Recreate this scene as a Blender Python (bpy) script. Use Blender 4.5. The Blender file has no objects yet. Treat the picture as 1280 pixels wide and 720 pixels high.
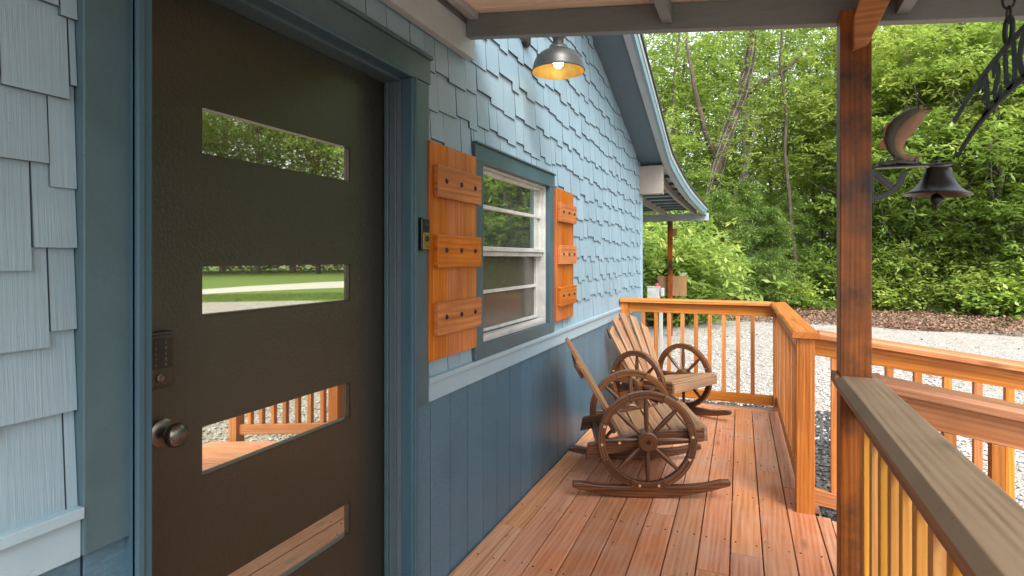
import bpy, math, random
import numpy as np
from mathutils import Matrix, Vector
R = math.radians
rng = random.Random(7)
scene = bpy.context.scene
col = scene.collection

# ------------------------------------------------------------------ helpers
INV = {}
def tag(o, label=None, cat=None, group=None, kind=None):
    if label: o['label'] = label
    if cat: o['category'] = cat
    if group: o['group'] = group
    if kind: o['kind'] = kind
    return o
def empty(name, loc=(0, 0, 0), rz=0.0, label=None, cat=None, group=None):
    o = bpy.data.objects.new(name, None); col.objects.link(o)
    o.location = loc; o.rotation_euler = (0, 0, rz); o.empty_display_size = .1
    INV[o.name] = (Matrix.Translation(loc) @ Matrix.Rotation(rz, 4, 'Z')).inverted()
    return tag(o, label, cat, group)
def kids(o):
    return [c for c in bpy.data.objects if c.parent == o]
def copy_tree(o, parent=None):
    c = o.copy(); col.objects.link(c); c.parent = parent
    for ch in kids(o): copy_tree(ch, c)
    return c

class MB:
    def __init__(s): s.v = []; s.f = []; s.uv = []; s.r = []; s.m = []
    def add(s, verts, faces, uvs, r, M=None, mi=0, mis=None):
        b = len(s.v)
        for p in verts:
            p = Vector(p)
            s.v.append(M @ p if M is not None else p)
        for q, (fc, u) in enumerate(zip(faces, uvs)):
            s.f.append([b + i for i in fc]); s.uv.append(u); s.r.append(r); s.m.append(mis[q] if mis else mi)
    def box(s, x0, x1, y0, y1, z0, z1, M=None, L=None, r=None, mi=0):
        if r is None: r = rng.random()
        V = [(x0,y0,z0),(x1,y0,z0),(x1,y1,z0),(x0,y1,z0),(x0,y0,z1),(x1,y0,z1),(x1,y1,z1),(x0,y1,z1)]
        F = [((0,3,2,1),2),((4,5,6,7),2),((0,1,5,4),1),((1,2,6,5),0),((2,3,7,6),1),((3,0,4,7),0)]
        d = [abs(x1-x0), abs(y1-y0), abs(z1-z0)]
        if L is None: L = d.index(max(d))
        ou, ov = rng.random()*40, rng.random()*40
        uvs = []
        for fc, n in F:
            ax = [a for a in range(3) if a != n]
            if L in ax:
                o = [a for a in ax if a != L][0]
                uvs.append([(V[i][L]+ou, V[i][o]+ov+n*.37) for i in fc])
            else:
                uvs.append([(V[i][ax[0]]*.6+ou, V[i][ax[1]]+ov) for i in fc])
        s.add(V, [f for f, n in F], uvs, r, M, mi)
    def tube(s, pts, rad, n=10, M=None, r=None, cap=True, mi=0):
        if r is None: r = rng.random()
        pts = [Vector(p) for p in pts]
        if not hasattr(rad, '__len__'): rad = [rad]*len(pts)
        V = []; up = None; L = [0]
        for i, p in enumerate(pts):
            t = (pts[min(i+1, len(pts)-1)] - pts[max(i-1, 0)]).normalized()
            if up is None:
                up = t.orthogonal().normalized()
            up = (up - t*up.dot(t)).normalized(); sd = t.cross(up)
            if i: L.append(L[-1] + (p-pts[i-1]).length)
            for k in range(n):
                a = 2*math.pi*k/n
                V.append(p + (up*math.cos(a)+sd*math.sin(a))*rad[i])
        F = []; U = []; ou, ov = rng.random()*40, rng.random()*40
        for i in range(len(pts)-1):
            for k in range(n):
                k2 = (k+1) % n
                F.append((i*n+k, i*n+k2, (i+1)*n+k2, (i+1)*n+k))
                c = 2*math.pi*max(rad)/n
                U.append([(L[i]+ou, k*c+ov), (L[i]+ou, (k+1)*c+ov), (L[i+1]+ou, (k+1)*c+ov), (L[i+1]+ou, k*c+ov)])
        if cap:
            F.append(tuple(range(n-1, -1, -1))); U.append([(ou, ov+.01*k) for k in range(n)])
            F.append(tuple((len(pts)-1)*n+k for k in range(n))); U.append([(ou, ov+.01*k) for k in range(n)])
        s.add(V, F, U, r, M, mi)
    def lathe(s, prof, n=32, M=None, r=.5, mi=0):
        V = []
        for (rr, z) in prof:
            for k in range(n):
                a = 2*math.pi*k/n; V.append((rr*math.cos(a), rr*math.sin(a), z))
        F = []; U = []
        for i in range(len(prof)-1):
            for k in range(n):
                k2 = (k+1) % n
                F.append((i*n+k, i*n+k2, (i+1)*n+k2, (i+1)*n+k))
                U.append([(k/n, i*.1), ((k+1)/n, i*.1), ((k+1)/n, i*.1+.1), (k/n, i*.1+.1)])
        s.add(V, F, U, r, M, mi)
    def prism(s, poly, y0, y1, M=None, r=None, mi=0):
        """polygon in XZ extruded along Y"""
        if r is None: r = rng.random()
        n = len(poly); V = [(x, y0, z) for x, z in poly] + [(x, y1, z) for x, z in poly]
        ou, ov = rng.random()*40, rng.random()*40
        F = [tuple(range(n)), tuple(range(2*n-1, n-1, -1))]
        U = [[(V[i][0]+ou, V[i][2]+ov) for i in f] for f in F]
        for i in range(n):
            j = (i+1) % n
            F.append((j, i, n+i, n+j)); U.append([(V[q][0]+V[q][2]*.3+ou, V[q][1]+ov) for q in F[-1]])
        s.add(V, F, U, r, M, mi)
    def build(s, name, mats, parent=None, bevel=0, smooth=False, loc=None, local=False, auto=None):
        me = bpy.data.meshes.new(name)
        if parent is not None and not local:
            I = INV.get(parent.name, Matrix())
            vs = [I @ v for v in s.v]
        elif loc is not None:
            lv = Vector(loc); vs = [v-lv for v in s.v]
        else: vs = s.v
        me.from_pydata([tuple(v) for v in vs], [], s.f)
        uvl = me.uv_layers.new(name='UVMap')
        uvl.data.foreach_set('uv', [c for u in s.uv for p in u for c in p])
        at = me.attributes.new('rnd', 'FLOAT', 'FACE'); at.data.foreach_set('value', s.r)
        if not isinstance(mats, (list, tuple)): mats = [mats]
        for m in mats: me.materials.append(m)
        me.polygons.foreach_set('material_index', s.m)
        if smooth: me.polygons.foreach_set('use_smooth', [True]*len(s.f))
        me.update()
        o = bpy.data.objects.new(name, me); col.objects.link(o)
        if parent is not None:
            o.parent = parent
            INV[o.name] = INV.get(parent.name, Matrix()) if not local else Matrix()
        elif loc is not None: o.location = loc
        if smooth and auto is not None:
            me.set_sharp_from_angle(angle=R(auto))
        if bevel:
            b = o.modifiers.new('bevel', 'BEVEL'); b.width = bevel; b.segments = 2; b.limit_method = 'ANGLE'
        return o

# ------------------------------------------------------------------ materials
def newmat(name):
    m = bpy.data.materials.new(name); m.use_nodes = True
    nt = m.node_tree; b = nt.nodes['Principled BSDF']
    return m, nt, b
def N(nt, t, **kw):
    n = nt.nodes.new(t)
    for k, v in kw.items():
        if k.startswith('i_'): n.inputs[k[2:].replace('_', ' ')].default_value = v
        else: setattr(n, k, v)
    return n
def ramp(nt, stops):
    n = nt.nodes.new('ShaderNodeValToRGB'); e = n.color_ramp.elements
    e[0].position, e[0].color = stops[0][0], (*stops[0][1], 1)
    e[1].position, e[1].color = stops[-1][0], (*stops[-1][1], 1)
    for p, c in stops[1:-1]:
        q = e.new(p); q.color = (*c, 1)
    return n
def mix(nt, fac, a, b, mode='MIX'):
    n = nt.nodes.new('ShaderNodeMix'); n.data_type = 'RGBA'; n.blend_type = mode
    for sock, val in ((n.inputs[0], fac), (n.inputs[6], a), (n.inputs[7], b)):
        if hasattr(val, 'type') and hasattr(val, 'links'): nt.links.new(val, sock)
        elif isinstance(val, (int, float)): sock.default_value = val
        else: sock.default_value = (*val, 1)
    return n.outputs[2]
def math_(nt, op, a, b=None, c=None, clamp=False):
    n = nt.nodes.new('ShaderNodeMath'); n.operation = op; n.use_clamp = clamp
    for i, v in enumerate((a, b, c)):
        if v is None: continue
        if hasattr(v, 'links'): nt.links.new(v, n.inputs[i])
        else: n.inputs[i].default_value = v
    return n.outputs[0]
def bump(nt, b, h, strength=.3, dist=.01):
    n = nt.nodes.new('ShaderNodeBump'); n.inputs['Strength'].default_value = strength
    n.inputs['Distance'].default_value = dist
    nt.links.new(h, n.inputs['Height']); nt.links.new(n.outputs[0], b.inputs['Normal'])
    return n
def mapped(nt, src, scale):
    mp = nt.nodes.new('ShaderNodeMapping'); mp.inputs['Scale'].default_value = scale
    nt.links.new(src, mp.inputs['Vector']); return mp.outputs[0]
def noise(nt, vec, scale, detail=4, rough=.55, out=0, dist=0):
    n = nt.nodes.new('ShaderNodeTexNoise'); n.inputs['Scale'].default_value = scale
    n.inputs['Detail'].default_value = detail; n.inputs['Roughness'].default_value = rough
    n.inputs['Distortion'].default_value = dist
    if vec is not None: nt.links.new(vec, n.inputs['Vector'])
    return n.outputs[out]

def wood(name, dark, mid, light, rough=.45, grain=1.0, bmp=.25, stain=(.5, .5, .5), stain_amt=0.0, knots=True, coat=0., var=.35):
    m, nt, b = newmat(name)
    uv = nt.nodes.new('ShaderNodeUVMap').outputs[0]
    warp = noise(nt, mapped(nt, uv, (.7, 3.5, 1)), 1, 1)
    # cathedral grain: warped stripes across the board
    wv = nt.nodes.new('ShaderNodeTexNoise'); wv.inputs['Scale'].default_value = 1
    wv.inputs['Detail'].default_value = 5; wv.inputs['Roughness'].default_value = .6; wv.inputs['Distortion'].default_value = .6
    nt.links.new(mapped(nt, uv, (1.6, 55*grain, 1)), wv.inputs['Vector'])
    sp = nt.nodes.new('ShaderNodeSeparateXYZ'); nt.links.new(uv, sp.inputs[0])
    w2 = math_(nt, 'MULTIPLY', warp, 1.0)
    ph = math_(nt, 'ADD', math_(nt, 'MULTIPLY', sp.outputs[1], 330*grain), math_(nt, 'MULTIPLY', w2, 26))
    st = math_(nt, 'MULTIPLY_ADD', math_(nt, 'SINE', ph), .5, .5)
    g = math_(nt, 'ADD', math_(nt, 'MULTIPLY', wv.outputs[0], .86), math_(nt, 'MULTIPLY', st, .13))
    cr = ramp(nt, [(.28, dark), (.5, mid), (.75, light)]); nt.links.new(g, cr.inputs[0])
    c = cr.outputs[0]
    at = N(nt, 'ShaderNodeAttribute', attribute_name='rnd')
    hv = nt.nodes.new('ShaderNodeHueSaturation')
    nt.links.new(c, hv.inputs['Color'])
    nt.links.new(math_(nt, 'MULTIPLY_ADD', at.outputs['Fac'], var*1.6, 1-var*.8), hv.inputs['Value'])
    nt.links.new(math_(nt, 'MULTIPLY_ADD', math_(nt, 'FRACT', math_(nt, 'MULTIPLY', at.outputs['Fac'], 7.3)), .008, .496), hv.inputs['Hue'])
    nt.links.new(math_(nt, 'MULTIPLY_ADD', math_(nt, 'FRACT', math_(nt, 'MULTIPLY', at.outputs['Fac'], 13.7)), .16, .92), hv.inputs['Saturation'])
    c = hv.outputs[0]
    if knots:
        vo = nt.nodes.new('ShaderNodeTexVoronoi'); vo.inputs['Scale'].default_value = 1
        nt.links.new(mapped(nt, uv, (1.6, 5.2, 1)), vo.inputs['Vector'])
        kn = math_(nt, 'SUBTRACT', 1.0, math_(nt, 'MULTIPLY', vo.outputs['Distance'], 8), clamp=True)
        c = mix(nt, math_(nt, 'MULTIPLY', kn, .9), c, tuple(x*.3 for x in dark))
    geo = nt.nodes.new('ShaderNodeNewGeometry').outputs['Position']
    if stain_amt > 0:
        big = noise(nt, geo, 3.2, 5, .6)
        r2 = ramp(nt, [(.42, (0, 0, 0)), (.68, (1, 1, 1))]); nt.links.new(big, r2.inputs[0])
        fine = noise(nt, mapped(nt, uv, (6, 30, 1)), 1, 5, .7)
        c = mix(nt, math_(nt, 'MULTIPLY', math_(nt, 'MULTIPLY', r2.outputs[0], stain_amt), math_(nt, 'MULTIPLY_ADD', fine, 1.2, .2), clamp=True), c, stain)
    # small dark specks and dirt
    spk = noise(nt, geo, 60, 3, .6)
    r3 = ramp(nt, [(.66, (0, 0, 0)), (.74, (1, 1, 1))]); nt.links.new(spk, r3.inputs[0])
    c = mix(nt, math_(nt, 'MULTIPLY', r3.outputs[0], .35), c, tuple(x*.4 for x in dark))
    nt.links.new(c, b.inputs['Base Color'])
    rr = math_(nt, 'MULTIPLY_ADD', g, .25, rough-.12); nt.links.new(rr, b.inputs['Roughness'])
    b.inputs['Specular IOR Level'].default_value = .32; b.inputs['Coat Weight'].default_value = coat; b.inputs['Coat Roughness'].default_value = .3
    bump(nt, b, g, bmp, .004)
    return m

def paint(name, c, rough=.4, var=.12, streak=(1, 1, 1), scale=9, bmp=.1, dirt=.15, grain=False, dist=.003, rnd=0, spec=.5):
    m, nt, b = newmat(name)
    geo = nt.nodes.new('ShaderNodeNewGeometry').outputs['Position']
    n1 = noise(nt, mapped(nt, geo, streak), scale, 6, .6)
    lo = tuple(x*(1-var) for x in c); hi = tuple(min(1, x*(1+var)) for x in c)
    cr = ramp(nt, [(.3, lo), (.7, hi)]); nt.links.new(n1, cr.inputs[0]); cc = cr.outputs[0]
    n2 = noise(nt, geo, 2.1, 6, .65)
    r2 = ramp(nt, [(.5, (0, 0, 0)), (.8, (1, 1, 1))]); nt.links.new(n2, r2.inputs[0])
    cc = mix(nt, math_(nt, 'MULTIPLY', r2.outputs[0], dirt), cc, tuple(x*.45 for x in c))
    spk = noise(nt, geo, 85, 2, .5); r3 = ramp(nt, [(.71, (0, 0, 0)), (.76, (1, 1, 1))]); nt.links.new(spk, r3.inputs[0])
    cc = mix(nt, math_(nt, 'MULTIPLY', r3.outputs[0], dirt*2), cc, tuple(x*.3 for x in c))
    if rnd:
        at = N(nt, 'ShaderNodeAttribute', attribute_name='rnd'); hv = nt.nodes.new('ShaderNodeHueSaturation')
        nt.links.new(cc, hv.inputs['Color']); nt.links.new(math_(nt, 'MULTIPLY_ADD', at.outputs['Fac'], rnd, 1-rnd/2), hv.inputs['Value'])
        cc = hv.outputs[0]
    nt.links.new(cc, b.inputs['Base Color'])
    nt.links.new(math_(nt, 'MULTIPLY_ADD', n1, .2, rough-.1), b.inputs['Roughness'])
    b.inputs['Specular IOR Level'].default_value = spec
    if grain:
        uv = nt.nodes.new('ShaderNodeUVMap').outputs[0]
        g = noise(nt, mapped(nt, uv, (5, 150, 1)), 1, 4, .6, dist=.3)
        bump(nt, b, g, .55, dist)
    else:
        bump(nt, b, noise(nt, geo, scale*12, 3), bmp, dist)
    return m

def plain(name, c, rough=.5, metal=0., spec=.5, emit=None, es=0, bmp=0, bs=80):
    m, nt, b = newmat(name)
    geo = nt.nodes.new('ShaderNodeTexCoord').outputs['Object']
    n1 = noise(nt, geo, 14, 5, .6)
    cr = ramp(nt, [(.3, tuple(x*.8 for x in c)), (.7, tuple(min(1, x*1.15) for x in c))]); nt.links.new(n1, cr.inputs[0])
    nt.links.new(cr.outputs[0], b.inputs['Base Color'])
    nt.links.new(math_(nt, 'MULTIPLY_ADD', n1, .2, rough-.1, clamp=True), b.inputs['Roughness'])
    b.inputs['Metallic'].default_value = metal; b.inputs['Specular IOR Level'].default_value = spec
    if emit: b.inputs['Emission Color'].default_value = (*emit, 1); b.inputs['Emission Strength'].default_value = es
    if bmp: bump(nt, b, noise(nt, geo, bs, 3), bmp, .002)
    return m

M = {}
M['shingle'] = paint('blue_shingle_paint', (.205, .298, .358), .5, .06, scale=6, dirt=.08, grain=True, dist=.0025, rnd=.12)
M['edge'] = paint('shingle_shade_paint', (.07, .10, .12), .7, .1)  # dark tone paints in the shadow under shingle butts and in the gaps
M['band'] = paint('light_blue_trim_paint', (.25, .355, .415), .38, .06, scale=6, dirt=.08, bmp=.2)
M['dark'] = paint('dark_blue_trim_paint', (.047, .092, .112), .4, .12, scale=7, dirt=.2, bmp=.35, dist=.002)
M['mould'] = paint('blue_moulding_paint', (.04, .09, .125), .36, .12, (1, 1, .1), scale=14, spec=.35, dirt=.15, bmp=.3, dist=.002)
M['wains'] = paint('dark_blue_panel_paint', (.058, .125, .175), .36, .22, (1, 3, 16), scale=11, dirt=.45, bmp=.5, dist=.003, rnd=.12)
M['grey'] = paint('grey_beam_paint', (.15, .17, .17), .45, .12, (1, 1, 8), scale=6, dirt=.25, bmp=.2)
M['lightgrey'] = paint('pale_grey_paint', (.34, .38, .39), .45, .1, scale=6, dirt=.2, bmp=.2)
M['cream'] = paint('cream_ceiling_wood', (.82, .70, .55), .5, .12, (1, 12, 1), scale=4, dirt=.12, bmp=.1)
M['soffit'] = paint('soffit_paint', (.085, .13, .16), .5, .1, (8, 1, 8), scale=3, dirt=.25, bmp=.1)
M['beige'] = paint('beige_return_paint', (.25, .215, .185), .5, .1, scale=5, dirt=.2)
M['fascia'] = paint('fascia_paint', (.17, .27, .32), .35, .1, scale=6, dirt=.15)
M['roofdark'] = plain('roof_shingle', (.035, .035, .038), .8, bmp=.5)
M['stain'] = wood('orange_stained_wood', (.26, .085, .020), (.44, .165, .042), (.56, .255, .082), .42, 1.0, .25, stain=(.24, .08, .02), stain_amt=.5, coat=.1, var=.26)
M['shut'] = wood('shutter_stain', (.25, .065, .013), (.42, .130, .028), (.53, .20, .052), .42, .8, .3, stain=(.22, .06, .015), stain_amt=.6, coat=.05, var=.25)
M['deck'] = wood('red_deck_wood', (.31, .118, .055), (.48, .205, .105), (.58, .295, .165), .5, .75, .35, stain=(.46, .33, .26), stain_amt=.42, var=.22)
M['deckpale'] = wood('pale_deck_wood', (.30, .12, .05), (.50, .23, .11), (.60, .33, .17), .45, .75, .3, stain=(.42, .33, .29), stain_amt=.25, var=.15)
M['postw'] = wood('dark_post_wood', (.12, .034, .008), (.26, .080, .020), (.36, .125, .036), .42, 1.1, .4, stain=(.025, .013, .009), stain_amt=1.5, var=.1)
M['cap'] = wood('weathered_cap_wood', (.20, .125, .065), (.31, .215, .13), (.39, .285, .185), .55, .9, .3, stain=(.37, .28, .185), stain_amt=.6, var=.1)
M['capside'] = wood('cap_edge_wood', (.17, .065, .028), (.31, .145, .068), (.42, .22, .115), .5, .9, .3, var=.1)
M['yel'] = wood('yellow_baluster_wood', (.44, .19, .035), (.57, .27, .055), (.66, .35, .09), .42, 1, .2, var=.25)
M['chair'] = wood('dark_chair_wood', (.028, .011, .005), (.09, .036, .015), (.17, .072, .031), .27, 1.1, .25, coat=.35, var=.25)
M['slat'] = wood('weathered_slat_wood', (.13, .065, .030), (.28, .155, .078), (.41, .25, .135), .5, .9, .3, stain=(.12, .10, .09), stain_amt=.5, var=.22)
M['black'] = plain('black_iron', (.013, .014, .015), .32, .3, bmp=.15, bs=120)
M['signm'] = plain('grey_green_sign_metal', (.014, .028, .032), .6, .0, spec=.3)
M['lampm'] = plain('dark_bronze_lamp', (.045, .045, .042), .38, .5)
M['gold'] = plain('gold_lamp_lining', (.75, .50, .14), .35, .7)
M['bulb'] = plain('lit_bulb', (1, .9, .7), .3, emit=(1, .86, .62), es=14)
M['bolt'] = plain('black_bolt', (.02, .016, .014), .35, .6)
M['vinyl'] = plain('white_window_frame', (.47, .47, .455), .35)
M['metal'] = plain('bronze_metal', (.15, .135, .115), .28, .9)
M['metal2'] = plain('bronze_lock_metal', (.07, .062, .05), .38, .7)
M['lockface'] = plain('lock_touch_panel', (.02, .02, .018), .15)
M['digits'] = plain('lock_digits', (.10, .095, .08), .4)
M['brass'] = plain('brass_plate', (.35, .24, .07), .3, .8)
M['white'] = plain('white_plastic', (.38, .39, .37), .5)
M['redp'] = plain('red_plastic', (.5, .02, .04), .35)
M['boltwood'] = plain('pale_dowel', (.55, .38, .2), .5)
M['rock'] = plain('grey_rock', (.32, .30, .27), .85, bmp=.6, bs=20)
M['rubber'] = plain('black_rubber', (.02, .02, .02), .7)
M['carpaint'] = plain('silver_car_paint', (.55, .57, .6), .25, .3)
M['carglass'] = plain('car_glass', (.03, .04, .05), .08)

def door_mat():
    m, nt, b = newmat('dark_brown_door_paint')
    geo = nt.nodes.new('ShaderNodeNewGeometry').outputs['Position']
    b.inputs['Base Color'].default_value = (.016, .0155, .0075, 1)
    n1 = noise(nt, geo, 5, 4)
    nt.links.new(math_(nt, 'MULTIPLY_ADD', n1, .15, .27), b.inputs['Roughness'])
    b.inputs['Specular IOR Level'].default_value = .6; b.inputs['Coat Weight'].default_value = .35; b.inputs['Coat Roughness'].default_value = .2
    bump(nt, b, noise(nt, mapped(nt, geo, (1, 1, .75)), 130, 3, .6), .6, .004)
    return m
M['door'] = door_mat()
def mirror_mat(name, c, rough, haze=0., hz=(.3, .3, .3), bscale=3, bs=.02):
    m, nt, b = newmat(name)
    b.inputs['Base Color'].default_value = (*c, 1); b.inputs['Metallic'].default_value = 1
    b.inputs['Roughness'].default_value = rough
    geo = nt.nodes.new('ShaderNodeNewGeometry').outputs['Position']
    bump(nt, b, noise(nt, geo, bscale, 1), bs, .002)
    if haze:
        d = nt.nodes.new('ShaderNodeBsdfDiffuse'); d.inputs[0].default_value = (*hz, 1)
        mx = nt.nodes.new('ShaderNodeMixShader')
        n1 = noise(nt, geo, 6, 5, .7)
        nt.links.new(math_(nt, 'MULTIPLY_ADD', n1, haze, haze*.5), mx.inputs[0])
        nt.links.new(b.outputs[0], mx.inputs[1]); nt.links.new(d.outputs[0], mx.inputs[2])
        nt.links.new(mx.outputs[0], nt.nodes['Material Output'].inputs[0])
    return m
M['doorglass'] = mirror_mat('reflective_door_glass', (.72, .72, .62), .015, .10, (.35, .3, .22))
M['winglass'] = mirror_mat('reflective_window_glass', (.80, .85, .78), .02, .10, (.30, .32, .30))
M['screen'] = mirror_mat('window_screen', (.26, .25, .23), .16, .5, (.10, .095, .085))

def leafmat(name, a, bcol, ccol, trans=.35, rough=.4):
    m, nt, b = newmat(name)
    at = N(nt, 'ShaderNodeAttribute', attribute_name='rnd')
    cr = ramp(nt, [(0, a), (.55, bcol), (1, ccol)]); nt.links.new(at.outputs['Fac'], cr.inputs[0])
    geo = nt.nodes.new('ShaderNodeNewGeometry').outputs['Position']
    n1 = noise(nt, geo, .55, 3)
    hv = nt.nodes.new('ShaderNodeHueSaturation'); nt.links.new(cr.outputs[0], hv.inputs['Color'])
    nt.links.new(math_(nt, 'MULTIPLY_ADD', n1, 1.0, .5), hv.inputs['Value'])
    nt.links.new(math_(nt, 'MULTIPLY_ADD', noise(nt, geo, .23, 2), .07, .465), hv.inputs['Hue'])
    nt.links.new(hv.outputs[0], b.inputs['Base Color']); b.inputs['Roughness'].default_value = rough
    t = nt.nodes.new('ShaderNodeBsdfTranslucent'); nt.links.new(mix(nt, .3, hv.outputs[0], (.35, .45, .06)), t.inputs[0])
    mx = nt.nodes.new('ShaderNodeMixShader'); mx.inputs[0].default_value = trans
    nt.links.new(b.outputs[0], mx.inputs[1]); nt.links.new(t.outputs[0], mx.inputs[2])
    nt.links.new(mx.outputs[0], nt.nodes['Material Output'].inputs[0])
    return m
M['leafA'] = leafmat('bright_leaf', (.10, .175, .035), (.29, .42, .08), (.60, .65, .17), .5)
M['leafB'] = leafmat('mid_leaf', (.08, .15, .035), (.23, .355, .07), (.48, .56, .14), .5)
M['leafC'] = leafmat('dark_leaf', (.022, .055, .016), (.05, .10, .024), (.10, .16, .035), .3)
M['needle'] = leafmat('cedar_needles', (.09, .16, .04), (.18, .28, .06), (.30, .38, .10), .25)
M['grassb'] = leafmat('grass_blade', (.07, .13, .02), (.12, .20, .03), (.20, .27, .05), .3)
M['litter'] = leafmat('dry_leaf', (.10, .055, .035), (.21, .12, .075), (.34, .22, .14), .05, .8)
def bark_mat(name, a, c):
    m, nt, b = newmat(name)
    tc = nt.nodes.new('ShaderNodeTexCoord').outputs['Object']
    n1 = noise(nt, mapped(nt, tc, (9, 9, 2)), 1.6, 7, .7, dist=.5)
    cr = ramp(nt, [(.35, a), (.65, c)]); nt.links.new(n1, cr.inputs[0])
    nt.links.new(cr.outputs[0], b.inputs['Base Color']); b.inputs['Roughness'].default_value = .9
    bump(nt, b, n1, .9, .04); return m
M['bark'] = bark_mat('brown_bark', (.025, .018, .013), (.12, .088, .062))
M['bark2'] = bark_mat('grey_bark', (.06, .052, .045), (.26, .23, .19))

def gravel_mat():
    m, nt, b = newmat('white_gravel')
    geo = nt.nodes.new('ShaderNodeNewGeometry').outputs['Position']
    v = nt.nodes.new('ShaderNodeTexVoronoi'); v.inputs['Scale'].default_value = 42; nt.links.new(geo, v.inputs['Vector'])
    v2 = nt.nodes.new('ShaderNodeTexVoronoi'); v2.inputs['Scale'].default_value = 11; nt.links.new(geo, v2.inputs['Vector'])
    hv = nt.nodes.new('ShaderNodeSeparateColor'); nt.links.new(v.outputs['Color'], hv.inputs[0])
    cr = ramp(nt, [(0, (.28, .265, .235)), (.35, (.50, .475, .435)), (1, (.70, .68, .64))]); nt.links.new(hv.outputs[0], cr.inputs[0])
    edge = math_(nt, 'MULTIPLY', math_(nt, 'SUBTRACT', v.outputs['Distance'], .35), 1.6, clamp=True)
    c = mix(nt, edge, cr.outputs[0], (.16, .145, .12))
    hv2 = nt.nodes.new('ShaderNodeSeparateColor'); nt.links.new(v2.outputs['Color'], hv2.inputs[0])
    c = mix(nt, math_(nt, 'MULTIPLY', hv2.outputs[1], .35), c, (.25, .23, .2), 'MULTIPLY')
    big = noise(nt, geo, .8, 6, .65); r2 = ramp(nt, [(.44, (0, 0, 0)), (.66, (1, 1, 1))]); nt.links.new(big, r2.inputs[0])
    c = mix(nt, math_(nt, 'MULTIPLY', r2.outputs[0], .6), c, (.36, .32, .265))
    nt.links.new(c, b.inputs['Base Color']); b.inputs['Roughness'].default_value = .9
    h = math_(nt, 'SUBTRACT', math_(nt, 'MULTIPLY', v2.outputs['Distance'], -.6), v.outputs['Distance'])
    bump(nt, b, h, .9, .03); return m
M['gravel'] = gravel_mat()
def mottled(name, cols, scale, bs=.6, dist=.03):
    m, nt, b = newmat(name)
    geo = nt.nodes.new('ShaderNodeNewGeometry').outputs['Position']
    n1 = noise(nt, geo, scale, 8, .7); cr = ramp(nt, cols); nt.links.new(n1, cr.inputs[0])
    n2 = noise(nt, geo, scale*.07, 4); 
    c = mix(nt, math_(nt, 'MULTIPLY_ADD', n2, .8, -.1, clamp=True), cr.outputs[0], tuple(x*.6 for x in cols[1][1]))
    nt.links.new(c, b.inputs['Base Color']); b.inputs['Roughness'].default_value = .95
    bump(nt, b, n1, bs, dist); return m
M['ground'] = mottled('forest_floor', [(.3, (.05, .032, .022)), (.5, (.15, .095, .06)), (.72, (.27, .19, .13))], 9)
M['lawn'] = mottled('lawn_turf', [(.3, (.05, .10, .014)), (.5, (.11, .19, .025)), (.72, (.20, .28, .05))], 7)
M['mulch'] = mottled('dark_mulch', [(.35, (.012, .012, .012)), (.5, (.05, .05, .05)), (.68, (.22, .21, .20))], 38, 1.0, .05)
M['path'] = mottled('pale_path', [(.3, (.42, .40, .36)), (.5, (.52, .50, .46)), (.72, (.6, .58, .54))], 20)

# ------------------------------------------------------------------ setting
GZ = -.25
def sheet(name, pts, z, mat, kind='structure', label=None):
    me = bpy.data.meshes.new(name); me.from_pydata([(x, y, z) for x, y in pts], [], [tuple(range(len(pts)))])
    me.materials.append(mat); o = bpy.data.objects.new(name, me); col.objects.link(o); o['kind'] = kind
    return o
sheet('ground', [(-400, -400), (400, -400), (400, 400), (-400, 400)], GZ-.012, M['ground'])
def pol(phi, d): return (d*math.sin(R(phi)), d*math.cos(R(phi)))
wob = random.Random(3)
edge = [(-40, 24), (-20, 20), (-9, 18.3), (-4, 18.6), (0, 18.9), (3, 18.4), (6, 17.6), (8, 16.6), (11, 16.2), (14, 16.3), (17, 16.9), (20, 17.4), (24, 17.8), (30, 20.5), (37, 22), (44, 22.5), (52, 23), (60, 22), (75, 22), (95, 22), (120, 22), (160, 22)]
sheet('gravel_driveway', [pol(a, d+wob.uniform(-.3, .3)) for a, d in edge] + [(-1.0, -20), (-1.0, 6.0), (-8, 7), (-14, 8)], GZ-.004, M['gravel'])
sheet('lawn', [pol(a, d) for a, d in [(27, 19), (33, 20.5), (38, 21.5), (45, 22), (53, 22.4), (62, 21.5), (80, 21), (110, 20), (110, 160), (60, 160), (40, 120), (30, 80), (27, 40)]], GZ-.008, M['lawn'])
pth = [(27, 33), (33, 33), (38, 31.5), (44, 29.5), (50, 27.3), (56, 26), (64, 25.5), (75, 25)]
sheet('path', [pol(a, d) for a, d in pth] + [pol(a, d+max(4.2, 11-(a-33)*.4)) for a, d in reversed(pth)], GZ-.002, M['path'])
sheet('mulch_bed', [(-1.2, 6.0), (-1.2, 7.0), (-.6, 6.95), (.1, 7.1), (.62, 6.6), (.8, 5.5), (.74, 4.5), (.95, 3.7), (.95, 2.2), (.8, 1), (.9, -3), (-1.2, -3)], GZ, M['mulch'])

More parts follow.
